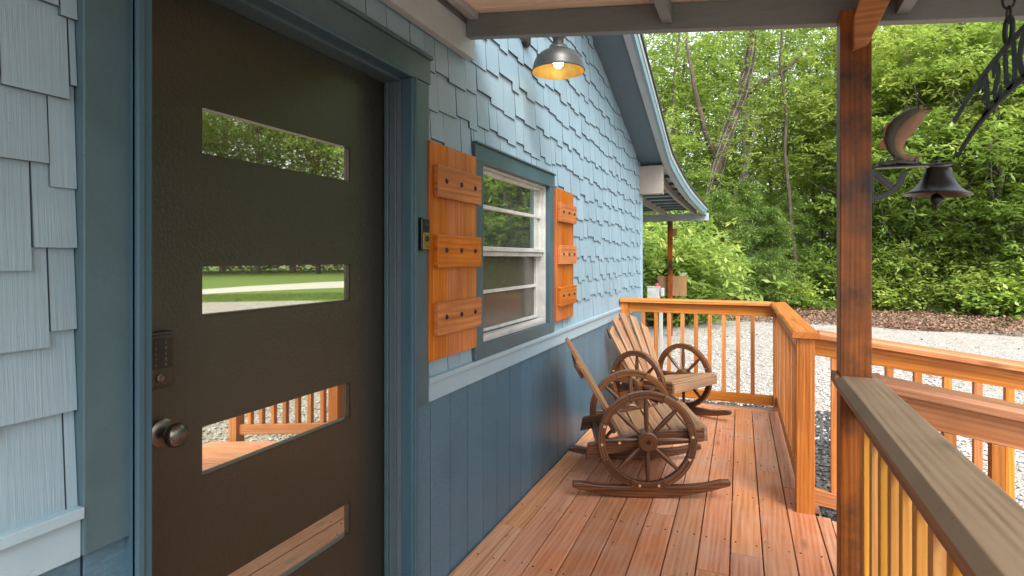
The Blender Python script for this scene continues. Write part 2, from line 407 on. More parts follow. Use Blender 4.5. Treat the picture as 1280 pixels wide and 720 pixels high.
# ------------------------------------------------------------------ house
W = -1.25                 # outer face of shingles
XB = W-.016               # sheathing plane
HY0, HY1 = -3.0, 7.02
SL = .33
PK = 1.6                  # ridge position
def gable(y): return 2.51 + SL*(HY1-y) if y > PK else 2.51 + SL*(HY1-PK) - SL*(PK-y)
house = empty('house', (-4.0, 2.0, GZ), 0, 'light blue shingled house with dark blue wainscot, a dark four-pane door and one window', 'house')
DY0, DY1, DZ1 = .86, 1.90, 2.10          # door opening
WY0, WY1, WZ0, WZ1 = 2.573, 3.585, .975, 1.872
mb = MB()
mb.box(-1.5, XB, HY0, DY0, GZ, 2.5, L=1); mb.box(-1.5, XB, DY1, WY0, GZ, 2.5, L=1)
mb.box(-1.5, XB, WY1, HY1, GZ, 2.5, L=1); mb.box(-1.5, XB, WY0, WY1, GZ, WZ0, L=1); mb.box(-1.5, XB, WY0, WY1, WZ1, 2.5, L=1)
mb.box(-1.5, XB, DY0, DY1, DZ1, 2.5, L=1)
V = [(HY0, 2.5), (HY1, 2.5), (HY1, gable(HY1)), (PK, gable(PK)), (HY0, gable(HY0))]
mb.add([(XB, y, z) for y, z in V]+[(-1.5, y, z) for y, z in V], [(0,1,2,3,4), (9,8,7,6,5)], [[(0,0)]*5]*2, .5)
mb.box(-7.5, -1.5, HY1-.15, HY1, GZ, 2.5, L=0)
mb.box(-1.5, -1.42, DY0-.05, DY1+.05, GZ, DZ1, L=2)
mb.box(-1.5, -1.42, WY0-.05, WY1+.05, WZ0-.1, WZ1+.1, L=2)
mb.build('wall', M['edge'], house)
# shingles
def shingles():
    mb = MB(); r = random.Random(11)
    H = .162; z0 = .905; i = 0
    doorR = (.729, 2.055, 2.222); winR = (2.483, 3.675, 1.954)
    while True:
        zb = z0 + i*H; 
        if zb > gable(PK)+.1: break
        y = HY0 - r.random()*.15; last = 0
        while y < HY1:
            w = r.choice([.095, .11, .125, .14, .16, .185]) + r.uniform(-.008, .008)
            ch = [c for c in (-.014, .0, .016, .03) if abs(c-last) > .009]
            st = r.choice(ch); last = st
            if i == 0: st = 0
            a, b = y, y+w; y = b
            segs = [(a, b)]
            for (o0, o1, ot) in (doorR, winR):
                if zb+st < ot-.02:
                    # cut the part in front of a casing away, keep the part above its head
                    new = []
                    for (p, q) in segs:
                        if q <= o0 or p >= o1: new.append((p, q)); continue
                        if p < o0: new.append((p, o0))
                        if q > o1: new.append((o1, q))
                        if zb+H+st > ot+.004: mbq.append((max(p, o0), min(q, o1), ot, zb+H)) if False else new.append((max(p, o0), min(q, o1), ot))
                    segs = new
            for sg in segs:
                p, q = sg[0], sg[1]
                bz = sg[2] if len(sg) > 2 else zb+st
                if q-p < .012: continue
                tz = zb+H+.045
                g = .0016
                p2, q2 = max(p+g, HY0), min(q-g, HY1-.03)
                if q2 <= p2: continue
                tl, tr = min(tz, gable(p2)-.005), min(tz, gable(q2)-.005)
                if min(tl, tr) <= bz+.004: continue
                xf = W + r.uniform(-.0015, .002); xt = XB+.004
                # front wedge
                fr = lambda zz: xf + (xt-xf)*max(0, (zz-bz))/(tz-bz)
                Vv = [(xf, p2, bz), (xf, q2, bz), (fr(tr), q2, tr), (fr(tl), p2, tl), (XB, p2, bz), (XB, q2, bz), (XB, q2, tr), (XB, p2, tl)]
                ou, ov = r.random()*30, r.random()*30
                Fs = [(0,1,2,3), (4,5,1,0), (1,5,6,2), (4,0,3,7)]
                mb.add(Vv, Fs, [[(Vv[k][2]+ou, Vv[k][1]+ov) for k in f] for f in Fs], r.random(), mis=[0, 1, 1, 1])  # underside and sides get the painted shadow tone
        i += 1
    return mb
mbq = []
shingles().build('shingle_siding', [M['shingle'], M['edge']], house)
# corner board and trim band with a lip
mb = MB()
mb.box(XB, W+.012, HY1-.03, HY1+.03, .905, 2.5, L=2)
for a, b in ((HY0, .729), (2.055, HY1+.03)):
    mb.box(XB, W+.010, a, b, .803, .882, L=1)
    mb.box(XB, W+.022, a, b, .8822, .905, L=1)
mb.build('trim_band', M['band'], house, bevel=.002)
# wainscot panel boards with grooves
mb = MB(); y = HY0; r = random.Random(5)
while y < HY1:
    w = .17 if r.random() < .85 else .17
    for a, b in ((y, min(y+w-.006, HY1)),):
        for lo, hi in ((HY0, DY0-.005), (DY1+.005, HY1+.02)):
            p, q = max(a, lo), min(b, hi)
            if q-p > .01: mb.box(XB-.003, W, p, q, -.10, .803, L=2)
    y += w
mb.box(XB-.01, XB, HY0, DY0-.005, -.1, .803, L=2); mb.box(XB-.01, XB, DY1+.005, HY1, -.1, .803, L=2)
mb.box(XB-.008, W-.004, .745, .838, -.1, .79, L=2)
mb.build('wainscot', M['wains'], house, bevel=.0015)
# door surround
mb = MB()
CX = W+.018
mb.box(XB, CX, .729, .829, .805, 2.1145, L=2); mb.box(XB, CX, 1.9385, 2.055, .805, 2.1145, L=2)
mb.box(XB, CX+.004, .715, 2.062, 2.115, 2.215, L=1); mb.box(XB, CX+.014, .71, 2.068, 2.2155, 2.232, L=1)
mb.build('door_casing', M['dark'], house, bevel=.003)
mb = MB()
MX = W+.036
for (a, b) in ((.822, .86), (1.90, 1.936)):
    mb.box(XB-.002, MX, a, b, -.02, 2.10, L=2); 
mb.box(XB-.001, MX, .822, 1.936, 2.1005, 2.1143, L=1)
mb.box(MX-.014, MX+.006, 1.915, 1.936, -.02, 2.104, L=2); mb.box(MX-.014, MX+.006, .822, .840, -.02, 2.104, L=2)
mb.build('brick_moulding', M['mould'], house, bevel=.004)
mb = MB()
mb.box(-1.42, XB-.0025, 1.9005, 1.94, 0, 2.12, L=2); mb.box(-1.42, XB-.0025, .82, .8595, 0, 2.12, L=2)
mb.box(-1.42, XB-.003, .8598, 1.9003, 2.0905, 2.12, L=1)
mb.box(-1.335, -1.318, 1.888, 1.9003, .03, 2.09, L=2)   # stop
mb.box(-1.29, -1.284, 1.889, 1.9002, .03, 2.09, L=2)
mb.box(-1.42, -1.27, .86, 1.90, -.02, .022, L=1)
mb.build('door_jamb', M['dark'], house, bevel=.002)
# door slab with four lites
dr = MB(); DX0, DX1 = -1.385, -1.341; dy0, dy1 = .868, 1.893
py0, py1 = 1.085, 1.69
pz = [(.404, .523), (.822, .955), (1.245, 1.379), (1.672, 1.798)]
dr.box(DX0, DX1, dy0, py0, .025, 2.088, L=2, r=.5); dr.box(DX0, DX1, py1, dy1, .025, 2.088, L=2, r=.5)
zz = .025
for a, b in pz: dr.box(DX0, DX1, py0, py1, zz, a, L=2, r=.5); zz = b
dr.box(DX0, DX1, py0, py1, zz, 2.088, L=2, r=.5)
door = dr.build('door', M['door'], house); tag(door, 'dark brown front door with four narrow horizontal panes')
for a, b in pz:
    g = MB(); g.box(-1.362, -1.354, py0-.004, py1+.004, a-.004, b+.004); g.build('pane', M['doorglass'], door)
g = MB()
for a, b in pz:
    g.box(-1.3535, -1.3415, py0+.0005, py1-.0005, a+.0005, a+.006, L=1)
    g.box(-1.3535, -1.3435, py1-.006, py1-.0005, a+.0065, b-.001, L=2)
g.build('pane_bead', M['metal2'], door)
kb = MB(); Mk = Matrix.Translation((-1.341, .972, .972)) @ Matrix.Rotation(R(90), 4, 'Y')
kb.lathe([(0, 0), (.034, 0), (.034, .006), (.028, .010), (.012, .012), (.011, .030), (.018, .034), (.027, .042), (.030, .052), (.027, .062), (.018, .068), (0, .070)], 32, Mk)
kb.build('knob', M['metal'], door, smooth=True, auto=40)
lk = MB(); lk.box(-1.341, -1.322, .905, .992, 1.085, 1.222, L=2); lk.box(-1.322, -1.314, .912, .985, 1.092, 1.215, L=2)
lko = lk.build('lock', M['metal2'], door, bevel=.004)
lp = MB(); lp.box(-1.314, -1.3125, .918, .979, 1.135, 1.209, L=2); lp.build('keypad', M['lockface'], lko, bevel=.0005)
lc = MB(); lc.lathe([(0, .0), (.010, 0), (.010, .004), (.007, .005), (0, .005)], 20, Matrix.Translation((-1.314, .948, 1.113)) @ Matrix.Rotation(R(90), 4, 'Y')); lc.build('keyhole', M['metal'], lko, smooth=True, auto=40)
fnt = None
def text_mb(txt, size, M4, depth=.0004, bold=0, space=1.0, extr=None):
    cu = bpy.data.curves.new('t', 'FONT'); cu.body = txt; cu.size = size; cu.offset = bold; cu.extrude = depth; cu.align_x = 'CENTER'; cu.space_character = space
    o = bpy.data.objects.new('t', cu); col.objects.link(o)
    dg = bpy.context.evaluated_depsgraph_get(); me = bpy.data.meshes.new_from_object(o.evaluated_get(dg))
    mb = MB()
    mb.add([v.co for v in me.vertices], [tuple(p.vertices) for p in me.polygons], [[(0, 0)]*len(p.vertices) for p in me.polygons], .5, M4)
    bpy.data.objects.remove(o); bpy.data.curves.remove(cu); bpy.data.meshes.remove(me)
    return mb
# digits face +X ; text right = +Y, up = +Z
Bx = Matrix(((0, 0, 1, 0), (1, 0, 0, 0), (0, 1, 0, 0), (0, 0, 0, 1)))
alld = MB()
rows = [('1', '2'), ('3', '4'), ('5', '6'), ('7', '8'), ('9', '0')]
for i, (a, b) in enumerate(rows):
    for t, yy in ((a, .937), (b, .962)):
        q = text_mb(t, .011, Matrix.Translation((-1.3122, yy, 1.194-i*.0135)) @ Bx)
        off = len(alld.v); alld.v += q.v; alld.f += [[k+off for k in f] for f in q.f]; alld.uv += q.uv; alld.r += q.r; alld.m += q.m
alld.build('digits', M['digits'], lko)
# window casing, frame, sashes
mb = MB()
mb.box(XB, CX, 2.483, WY0, .905, 1.872, L=2); mb.box(XB, CX, WY1, 3.675, .905, 1.872, L=2)
mb.box(XB, CX+.002, 2.483, 3.675, 1.8722, 1.954, L=1); mb.box(XB, CX+.012, 2.48, 3.68, 1.9545, 1.966, L=1)
mb.box(XB, CX-.002, WY0, WY1, .905, .9748, L=1)
win = mb.build('window', M['dark'], house, bevel=.003); tag(win, 'dark blue cased double-hung window with white sashes')
fr = MB(); fy0, fy1 = WY0+.001, WY1-.001; fz0, fz1 = WZ0+.001, WZ1-.001
for (x0, x1, w) in ((-1.40, -1.262, .013), ):
    fr.box(x0, x1, fy0, fy0+w, fz0, fz1, L=2); fr.box(x0, x1, fy1-w, fy1, fz0, fz1, L=2)
    fr.box(x0, x1, fy0+w, fy1-w, fz1-w, fz1, L=1); fr.box(x0, x1, fy0+w, fy1-w, fz0, fz0+w, L=1)
fr.box(-1.30, -1.257, fy0+.0135, fy1-.0135, fz0+.0135, fz0+.034, L=1)
fr.build('frame', M['vinyl'], win, bevel=.002)
def sash(z0, z1, x0, x1, bar, gm, w=.017):
    s_ = MB(); a, b = fy0+.0135, fy1-.0135
    s_.box(x0, x1, a, a+w, z0, z1, L=2); s_.box(x0, x1, b-w, b, z0, z1, L=2)
    s_.box(x0, x1, a+w, b-w, z1-w, z1, L=1); s_.box(x0, x1, a+w, b-w, z0, z0+w, L=1)
    s_.box(x0+.004, x1-.003, a+w, b-w, bar-.009, bar+.009, L=1)
    s_.build('sash', M['vinyl'], win, bevel=.002)
    g = MB(); xm = (x0+x1)/2-.004
    g.box(xm-.004, xm, a+w-.003, b-w+.003, z0+w-.003, z1-w+.003); g.build('pane', gm, win)
sash(1.42, fz1-.0135, -1.312, -1.284, 1.669, M['winglass'])
sash(fz0+.0350, 1.445, -1.345, -1.315, 1.222, M['screen'])
mr = MB(); mr.box(-1.30, -1.268, fy0+.0135, fy1-.0135, 1.438, 1.462, L=1); mr.box(-1.305, -1.282, fy0+.0135, fy1-.0135, 1.412, 1.436, L=1)
mr.build('meeting_rail', M['vinyl'], win, bevel=.003)
# shutters
def shutter(name, y0, y1, z0, z1, rz, label):
    root = empty(name, (W+.001, (y0+y1)/2, z0), 0, label, 'shutter')
    b = MB(); n = 3; w = (y1-y0)/n
    for i in range(n): b.box(W+.001, W+.027, y0+i*w+(.0012 if i else 0), y0+(i+1)*w, z0, z1, L=2, r=.35+.3*rng.random())
    b.build('board', M['shut'], root, bevel=.002)
    for (a, c) in rz:
        k = MB(); k.box(W+.0272, W+.050, y0+.03, y1+.008, a, c, L=1, r=.35+.4*rng.random()); ro = k.build('batten', M['shut'], root, bevel=.003)
        for t in (.17, .5, .83):
            h = MB(); h.lathe([(0, .008), (.006, .007), (.0105, .003), (.0115, 0)], 12, Matrix.Translation((W+.050, y0+.03+(y1-y0-.022)*t, (a+c)/2+.005)) @ Matrix.Rotation(R(90), 4, 'Y'))
            h.build('bolt', M['bolt'], ro, smooth=True)
RZ = [(1.655, 1.79), (1.36, 1.50), (1.078, 1.215)]
shutter('shutter', 2.045, 2.478, .975, 1.885, RZ, 'orange stained board shutter between the doorbell and the window')
shutter('shutter', 3.682, 4.085, .975, 1.875, [(1.65, 1.78), (1.36, 1.49), (1.075, 1.205)], 'orange stained board shutter on the far side of the window')
# gable roof, overhang, rear porch roof
FX = -.93
RF = MB(); RS = MB()
prof = [(PK, gable(PK)), (7.0, gable(7.0))]
rear = [(7.0, gable(7.0)+.02), (7.6, 2.43), (8.3, 2.385), (9.3, 2.355), (11.0, 2.34), (12.6, 2.335)]
def ribbon(mb, pts, x0, x1, dz, t):
    for (ya, za), (yb, zb) in zip(pts[:-1], pts[1:]):
        V = [(x0, ya, za+dz), (x1, ya, za+dz), (x1, yb, zb+dz), (x0, yb, zb+dz)]
        V += [(x, y, z+t) for x, y, z in V]
        Fs = [(0,3,2,1), (4,5,6,7), (0,1,5,4), (1,2,6,5), (2,3,7,6), (3,0,4,7)]
        mb.add(V, Fs, [[(V[k][1], V[k][0]+V[k][2]) for k in f] for f in Fs], rng.random())
m1 = MB(); ribbon(m1, prof, W-.3, FX, 0, .02); ribbon(m1, [(HY0-.6, gable(HY0-.6)), (PK, gable(PK))], W-.3, FX, 0, .02)
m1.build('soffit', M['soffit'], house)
main = [(HY0-.6, gable(HY0-.6)), (PK, gable(PK)), (6.6, gable(6.6)), (7.0, gable(7.0)+.015), (7.3, 2.50), (7.6, 2.465), (8.3, 2.41), (9.3, 2.36), (11.0, 2.34), (12.7, 2.335)]
m1 = MB(); ribbon(m1, main, FX+.001, FX+.028, -.035, .15); m1.build('fascia', M['fascia'], house)
m1 = MB(); ribbon(m1, main, FX-.06, FX, -.03, .028); ribbon(m1, main, FX+.0285, FX+.036, .06, .06); m1.build('fascia_trim', M['lightgrey'], house)
m1 = MB(); ribbon(m1, main, -7.5, FX+.05, .122, .03); m1.build('roof', M['roofdark'], house)
m1 = MB(); m1.box(W-.3, FX-.061, 6.93, 7.06, 2.19, 2.5, L=0); m1.box(W-.02, FX-.06, 6.925, 7.065, 2.165, 2.1895, L=0); m1.build('cornice_return', M['beige'], house, bevel=.003)
m1 = MB(); ribbon(m1, rear, -7.5, FX-.062, .095, .02); m1.build('rear_ceiling', M['lightgrey'], house)
m1 = MB()
for x in (-1.15, -1.75, -2.35, -2.95): ribbon(m1, rear, x, x+.045, -.03, .12)
m1.build('rafter', M['beige'], house)
m1 = MB()
y = 7.3
while y < 12.6:
    z = np.interp(y, [p[0] for p in rear], [p[1] for p in rear]); m1.box(-5, FX-.065, y, y+.06, z+.055, z+.094, L=0); y += .55
m1.build('purlin', M['soffit'], house)
m1 = MB(); m1.box(-5, -.86, 12.60, 12.66, 2.19, 2.34, L=0); m1.build('rear_beam', M['lightgrey'], house, bevel=.003)
# ledger
# rear post with boards
rp = empty('post', (-1.63, 12.62, GZ), 0, 'slim brown post holding up the rear roof, with wooden boards fixed to it', 'post')
m1 = MB(); m1.box(-1.69, -1.59, 12.57, 12.66, GZ, 2.188, L=2); m1.build('pole', M['postw'], rp, bevel=.004)
for k, x in enumerate((-1.90, -1.60)):
    m1 = MB(); m1.box(x, x+.29, 12.662+.002*k, 12.70, .60, 1.02, L=2); m1.build('board', M['slat'], rp, bevel=.003)
m1 = MB(); m1.box(-1.585, -1.50, 12.60, 12.63, 1.88, 2.03, L=2); m1.build('board', M['slat'], rp, bevel=.003)
# utility box
ub = empty('utility_box', (-1.15, 7.4, GZ), 0, 'pale grey utility box with a red cap beyond the far railing', 'utility box')
m1 = MB(); m1.box(-1.23, -1.08, 7.30, 7.42, .86, 1.035, L=2); m1.box(-1.235, -1.075, 7.295, 7.425, 1.0352, 1.047, L=0); m1.box(-1.065, -1.03, 7.3, 7.40, .93, 1.03, L=2); m1.box(-1.09, -1.045, 7.33, 7.37, GZ, .8595, L=2); m1.build('cabinet', M['white'], ub, bevel=.01)
m1 = MB(); m1.lathe([(.026, 0), (.026, .022), (.019, .036), (0, .04)], 16, Matrix.Translation((-1.115, 7.36, 1.047))); m1.build('cap', M['redp'], ub, smooth=True, auto=40)

# ------------------------------------------------------------------ porch roof
pr = empty('porch_roof', (-.0, 1.0, 2.2), 0, 'sloping porch roof with a grey beam and a cream board ceiling', 'roof')
BZ = lambda x: 2.413 - .1156*(x+1.23)
BY = 2.34
m1 = MB()
x0, x1 = W+.042, 1.2
V = [(x0, BY, BZ(x0)), (x1, BY, BZ(x1)), (x1, BY+.045, BZ(x1)), (x0, BY+.045, BZ(x0))]; V += [(x, y, z+.104) for x, y, z in V]
Fs = [(0,3,2,1), (4,5,6,7), (0,1,5,4), (1,2,6,5), (2,3,7,6), (3,0,4,7)]
m1.add(V, Fs, [[(V[k][0], V[k][1]+V[k][2]) for k in f] for f in Fs], .5)
m1.build('beam', M['grey'], pr, bevel=.003)
m1 = MB(); m1.box(W+.003, W+.041, -.5, 2.43, 2.332, 2.47, L=1); m1.build('ledger', M['lightgrey'], pr, bevel=.003)
m1 = MB(); m1.box(W+.003, W+.030, -.5, 2.42, 2.4705, 2.505, L=1); m1.build('ledger_filler', M['grey'], pr)
Ms = Matrix.Rotation(math.atan(.1156), 4, 'Y')
def slope_box(mb, xa, xb, ya, yb, dz0, dz1, L):
    V = []
    for dz in (dz0, dz1):
        V += [(xa, ya, BZ(xa)+dz), (xb, ya, BZ(xb)+dz), (xb, yb, BZ(xb)+dz), (xa, yb, BZ(xa)+dz)]
    ou, ov = rng.random()*9, rng.random()*9
    mb.add(V, Fs, [[((V[k][L]+ou), V[k][1-L]+ov+V[k][2]) for k in f] for f in Fs], rng.random())
m1 = MB(); y = -.5
while y < BY+.1:
    slope_box(m1, W+.005, 1.22, y, y+.0875, .106, .127, 0); y += .09
m1.build('ceiling', M['cream'], pr, bevel=.003)
for x_ in (-.335, .45, 1.16):
    m1 = MB(); slope_box(m1, x_, x_+.04, -.5, BY-.001, .02, .105, 1); m1.build('joist', M['grey'], pr, bevel=.003)
m1 = MB(); slope_box(m1, W+.06, W+.105, -.5, BY-.001, .075, .105, 1); m1.build('ceiling_trim', M['lightgrey'], pr, bevel=.003)
m1 = MB(); slope_box(m1, W+.005, 1.25, -.55, BY+.12, .128, .155, 1); m1.build('roof_cover', M['roofdark'], pr)  # unseen rear and right of the roof stop short to let sky light in
# post with brace
PX0, PX1, PY0, PY1 = .272, .366, 2.247, 2.338
pp = empty('porch_post', (.32, 2.29, GZ), 0, 'dark brown square porch post at the end of the weathered handrail', 'post')
m1 = MB()
m1.box(PX0, PX1, 2.386, PY1+.03, BZ(.33)-.4, BZ(.33)+.1, L=2, r=.5) if False else None
m1.box(PX0, PX1, PY0, PY1, GZ, 2.248, L=2, r=.5)
m1.build('shaft', M['postw'], pp, bevel=.004)
m1 = MB()
m1.prism([(.307, 2.099), (.307, 2.2), (.345, 2.322), (.440, 2.322), (.424, 2.271), (.352, 2.114)], 2.196, 2.2465, r=.6)
m1.build('brace', M['stain'], pp, bevel=.003)

# ------------------------------------------------------------------ wall lamp
lamp = empty('wall_lamp', (W, 3.18, 2.69), 0, 'dark bronze barn lamp with a lit bulb on the shingled wall above the window', 'lamp')
m1 = MB(); m1.lathe([(0, .022), (.030, .021), (.048, .015), (.055, .004), (.055, 0)], 24, Matrix.Translation((W+.004, 3.18, 2.705)) @ Matrix.Rotation(R(90), 4, 'Y')); m1.build('wall_plate', M['lampm'], lamp, smooth=True, auto=50)
LX, LY, LZ = -1.04, 3.17, 2.480
m1 = MB(); m1.tube([(W+.02, 3.18, 2.705), (W+.07, 3.18, 2.74), (W+.13, 3.175, 2.765), (LX-.03, LY, 2.765), (LX-.005, LY, 2.745), (LX, LY, 2.69)], .009, 10); m1.build('arm', M['lampm'], lamp, smooth=True, auto=50)
ML = Matrix.Translation((LX, LY, LZ))
m1 = MB()
out = [(.030, .208), (.037, .203), (.037, .196), (.031, .192), (.030, .152), (.050, .146), (.056, .130), (.060, .120), (.098, .106), (.126, .082), (.141, .050), (.147, .024), (.150, .003), (.155, .0), (.150, -.002)]
m1.lathe([(0, .21)]+out, 40, ML, mi=0)
m1.lathe([(.150, -.002), (.145, .022), (.138, .048), (.122, .079), (.094, .101), (.03, .112), (0, .113)], 40, ML, mi=1)
m1.build('shade', [M['lampm'], M['gold']], lamp, smooth=True, auto=60)
m1 = MB(); m1.lathe([(0, .018), (.014, .020), (.026, .032), (.031, .048), (.027, .066), (.017, .084), (.014, .125)], 20, ML); m1.build('bulb', M['bulb'], lamp, smooth=True)
# doorbell
db = empty('doorbell', (W+.03, 1.985, 1.43), 0, 'small black video doorbell on the door casing beside the shutter', 'doorbell')
m1 = MB(); m1.box(W+.019, W+.048, 1.955, 2.012, 1.432, 1.562, L=2, r=.5); m1.build('case', M['black'], db, bevel=.006)
m1 = MB(); m1.box(W+.0485, W+.0505, 1.959, 2.008, 1.436, 1.502, L=2, r=.5); m1.build('faceplate', M['brass'], db, bevel=.001)
m1 = MB(); m1.lathe([(0, .004), (.011, .004), (.012, .0025), (.012, 0)], 20, Matrix.Translation((W+.0505, 1.984, 1.478)) @ Matrix.Rotation(R(90), 4, 'Y')); m1.build('button', M['lockface'], db, smooth=True, auto=40); m1 = MB(); m1.lathe([(0, .004), (.009, .003), (.010, 0)], 20, Matrix.Translation((W+.048, 1.984, 1.537)) @ Matrix.Rotation(R(90), 4, 'Y')); m1.build('camera_lens', M['lockface'], db, smooth=True, auto=40)
q = text_mb('ring', .012, Matrix.Translation((W+.0508, 1.984, 1.446)) @ Bx); q.build('lettering', M['digits'], db)

# ------------------------------------------------------------------ deck
mb = MB(); mp = MB(); r = random.Random(21)
SK = -.0200
def board_x(k): return -.044 + k*.143
def skew_box(mbx, xa, xb, ya, yb, z0, z1, rr=None):
    # xa,xb at Y=0 then skewed by SK ; clip on the wall
    rr = r.random() if rr is None else rr
    V = []
    for z in (z0, z1):
        for (x, y) in ((xa, ya), (xb, ya), (xb, yb), (xa, yb)):
            V.append((max(x+SK*y, W+.006), y, z))
    if V[0][0] >= V[1][0]-.005 and V[3][0] >= V[2][0]-.005: return
    ou, ov = r.random()*40, r.random()*40
    mbx.add(V, Fs, [[(V[k][1]+ou, V[k][0]+V[k][2]+ov) for k in f] for f in Fs], rr)
for k in range(-9, 3):
    xa = board_x(k)+.0026; xb = board_x(k+1)-.0026
    if k == -9: xa = -3
    ys = [-2.0]; 
    while ys[-1] < 5.70:
        ys.append(ys[-1] + r.uniform(2.2, 3.6))
    ys[-1] = 5.72
    if len(ys) > 2 and ys[-1]-ys[-2] < .4: ys.pop(-2)
    if k == -2: ys = [-2, 1.1, 2.62, 5.72]
    if k == 0: ys = [-2, .7, 2.93, 5.72]
    for a, b in zip(ys[:-1], ys[1:]):
        skew_box(mp if k <= -8 else mb, xa, xb, a+.0015, b-.0015, -.028+r.uniform(0, .001), r.uniform(-.0012, .0012))
V = [(board_x(3)+.0035+SK*y_, y_, 0) for y_ in (-1.3, 3.53)]
for (ya, yb) in ((-1.3, 1.6), (1.6, 3.53)):
    Vv = [(board_x(3)+.0035+SK*ya, ya, -.028), (.381, ya, -.028), (.381, yb-.003, -.028), (board_x(3)+.0035+SK*yb, yb-.003, -.028)]
    Vv += [(x, y_, 0) for x, y_, z_ in Vv]
    mb.add(Vv, Fs, [[(Vv[k][1]+3, Vv[k][0]+Vv[k][2]) for k in f] for f in Fs], .4)
sc = MB()
for k in range(-8, 3):
    for y_ in np.arange(.65, 5.7, .6):
        for e_ in (.028, .115):
            x_ = board_x(k)+e_+SK*y_+r.uniform(-.006, .006); yy_ = y_+r.uniform(-.008, .008)
            sc.lathe([(.0042, .0), (.0042, .0022), (0, .0022)], 8, Matrix.Translation((x_, yy_, 0)))
o = sc.build('deck_screws', M['bolt']); o['kind'] = 'structure'
deck = mb.build('deck', M['deck'], None, bevel=.003); deck['kind'] = 'structure'
o = mp.build('deck_edge', M['deckpale'], None, bevel=.003); o['kind'] = 'structure'
mb = MB()
mb.box(W+.006, .26, 5.728, 5.86, -.028, .0, L=0); mb.box(W+.006, .23, 5.865, 5.90, -.2, -.002, L=0)
mb.box(.40, .438, -2, 2.36, -.2, -.030, L=1); mb.box(.31, .348, 3.60, 5.86, -.2, -.030, L=1)
for y in np.arange(-1.8, 5.8, .6): mb.box(W+.01, .34 if y > 3.4 or y < 2.3 else .36, y, y+.04, -.2, -.0300, L=0)
o = mb.build('deck_framing', M['deckpale'], None, bevel=.003); o['kind'] = 'structure'
# ramp
RS0 = .385; RSL = .128
rz = lambda x: -.002 - RSL*max(0, x-RS0)
mb = MB(); y = 2.363
while y < 3.50:
    V = []
    for dz in (-.028, 0): V += [(RS0, y+.003, rz(RS0)+dz), (1.52, y+.003, rz(1.52)+dz), (1.52, y+.140, rz(1.52)+dz), (RS0, y+.140, rz(RS0)+dz)]
    ou = r.random()*30
    mb.add(V, Fs, [[(V[k][0]+ou, V[k][1]+V[k][2]+ou) for k in f] for f in Fs], r.random()); y += .143
mb.box(1.525, 1.56, 2.363, 3.50, -.26, -.175, L=1)
o = mb.build('ramp', M['deck'], None, bevel=.003); o['kind'] = 'structure'

# ------------------------------------------------------------------ railings
def frameM(p0, p1):
    d = Vector((p1[0]-p0[0], p1[1]-p0[1], 0)); L = d.length; a = math.atan2(d.y, d.x)
    return Matrix.Translation((p0[0], p0[1], 0)) @ Matrix.Rotation(a, 4, 'Z'), L
def shear(sl):
    m = Matrix.Identity(4); m[2][0] = sl; return m
def railing(root, p0, p1, top=1.0, off=0, matr=None, slope=0, sp=.127, capw=.14, capo=0, cap_ext=(0, 0), bot=(.045, .135), bal0=.09, capm=None, rail_ext=(0, 0), balm=None, chamfer=.012, mitre=(0, 0)):
    """p0->p1 is the centre line; local x along, y to the left"""
    matr = matr or M['stain']; Mf, L = frameM(p0, p1); Mf = Mf @ shear(slope)
    m1 = MB(); a, b = -cap_ext[0], L+cap_ext[1]; hw = capw/2; c = chamfer
    pr = [(-hw, 0), (hw, 0), (hw, .038-c), (hw-c, .038), (-hw+c, .038), (-hw, .038-c)]
    n = len(pr); V = []
    for (xx, mt) in ((a, mitre[0]), (b, mitre[1])): V += [(xx+mt*(y), y+capo, top-.038+z) for y, z in pr]
    ou = rng.random()*20; Fc = [tuple(range(n)), tuple(range(2*n-1, n-1, -1))] + [((i+1) % n, i, n+i, n+(i+1) % n) for i in range(n)]
    m1.add(V, Fc, [[(V[k][0]+ou, V[k][1]+V[k][2]+ou) for k in f] for f in Fc], .35+.3*rng.random(), Mf)
    if capm: m1.m = [1 if q in (2, 3, 7) else 0 for q in range(len(m1.f))]
    m1.build('handrail', [capm or matr, M['capside']], root, bevel=.002)
    m1 = MB(); m1.box(-rail_ext[0], L+rail_ext[1], -.019, .019, top-.038-.098, top-.0385, Mf, L=0, r=.35+.4*rng.random()); m1.build('top_rail', matr, root, bevel=.003)
    m1 = MB(); m1.box(0, L, -.019, .019, bot[0], bot[1], Mf, L=0, r=.35+.4*rng.random()); m1.build('bottom_rail', matr, root, bevel=.003)
    x = bal0
    while x < L-.05:
        m1 = MB(); m1.box(x-.018, x+.018, -.018, .018, bot[1]+.0005, top-.038-.0985, Mf, L=2); m1.build('baluster', balm or matr, root, bevel=.002); x += sp
def rpost(root, x0, x1, y0, y1, z0, z1, mt=None):
    m1 = MB(); m1.box(x0, x1, y0, y1, z0, z1, L=2, r=.3+.5*rng.random()); m1.build('post', mt or M['stain'], root, bevel=.005)
# far railing (across), side railing, ramp railings, near railing
rl = empty('railing', (-.5, 5.84, 0), 0, 'orange stained railing across the far end of the deck behind the rocking chairs', 'railing')
railing(rl, (W+.09, 5.835), (.165, 5.82), capo=.0, cap_ext=(.085, .0), mitre=(0, -1), sp=.1265, bal0=.14)
rpost(rl, W+.002, W+.089, 5.79, 5.88, -.15, .9615)
rpost(rl, .166, .255, 5.785, 5.875, -.15, .9615)
rl2 = empty('railing', (.24, 4.7, 0), 0, 'orange stained side railing running from the far corner to the square post by the ramp', 'railing')
railing(rl2, (.262, 3.628), (.210, 5.782), capo=0, cap_ext=(.115, .042), mitre=(0, -1), sp=.118, bal0=.06)
rpost(rl2, .216, .309, 3.535, 3.627, -.15, .9615)
rl3 = empty('railing', (.8, 3.58, 0), 0, 'orange stained ramp railing starting at the square post, sloping down toward the gravel', 'railing')
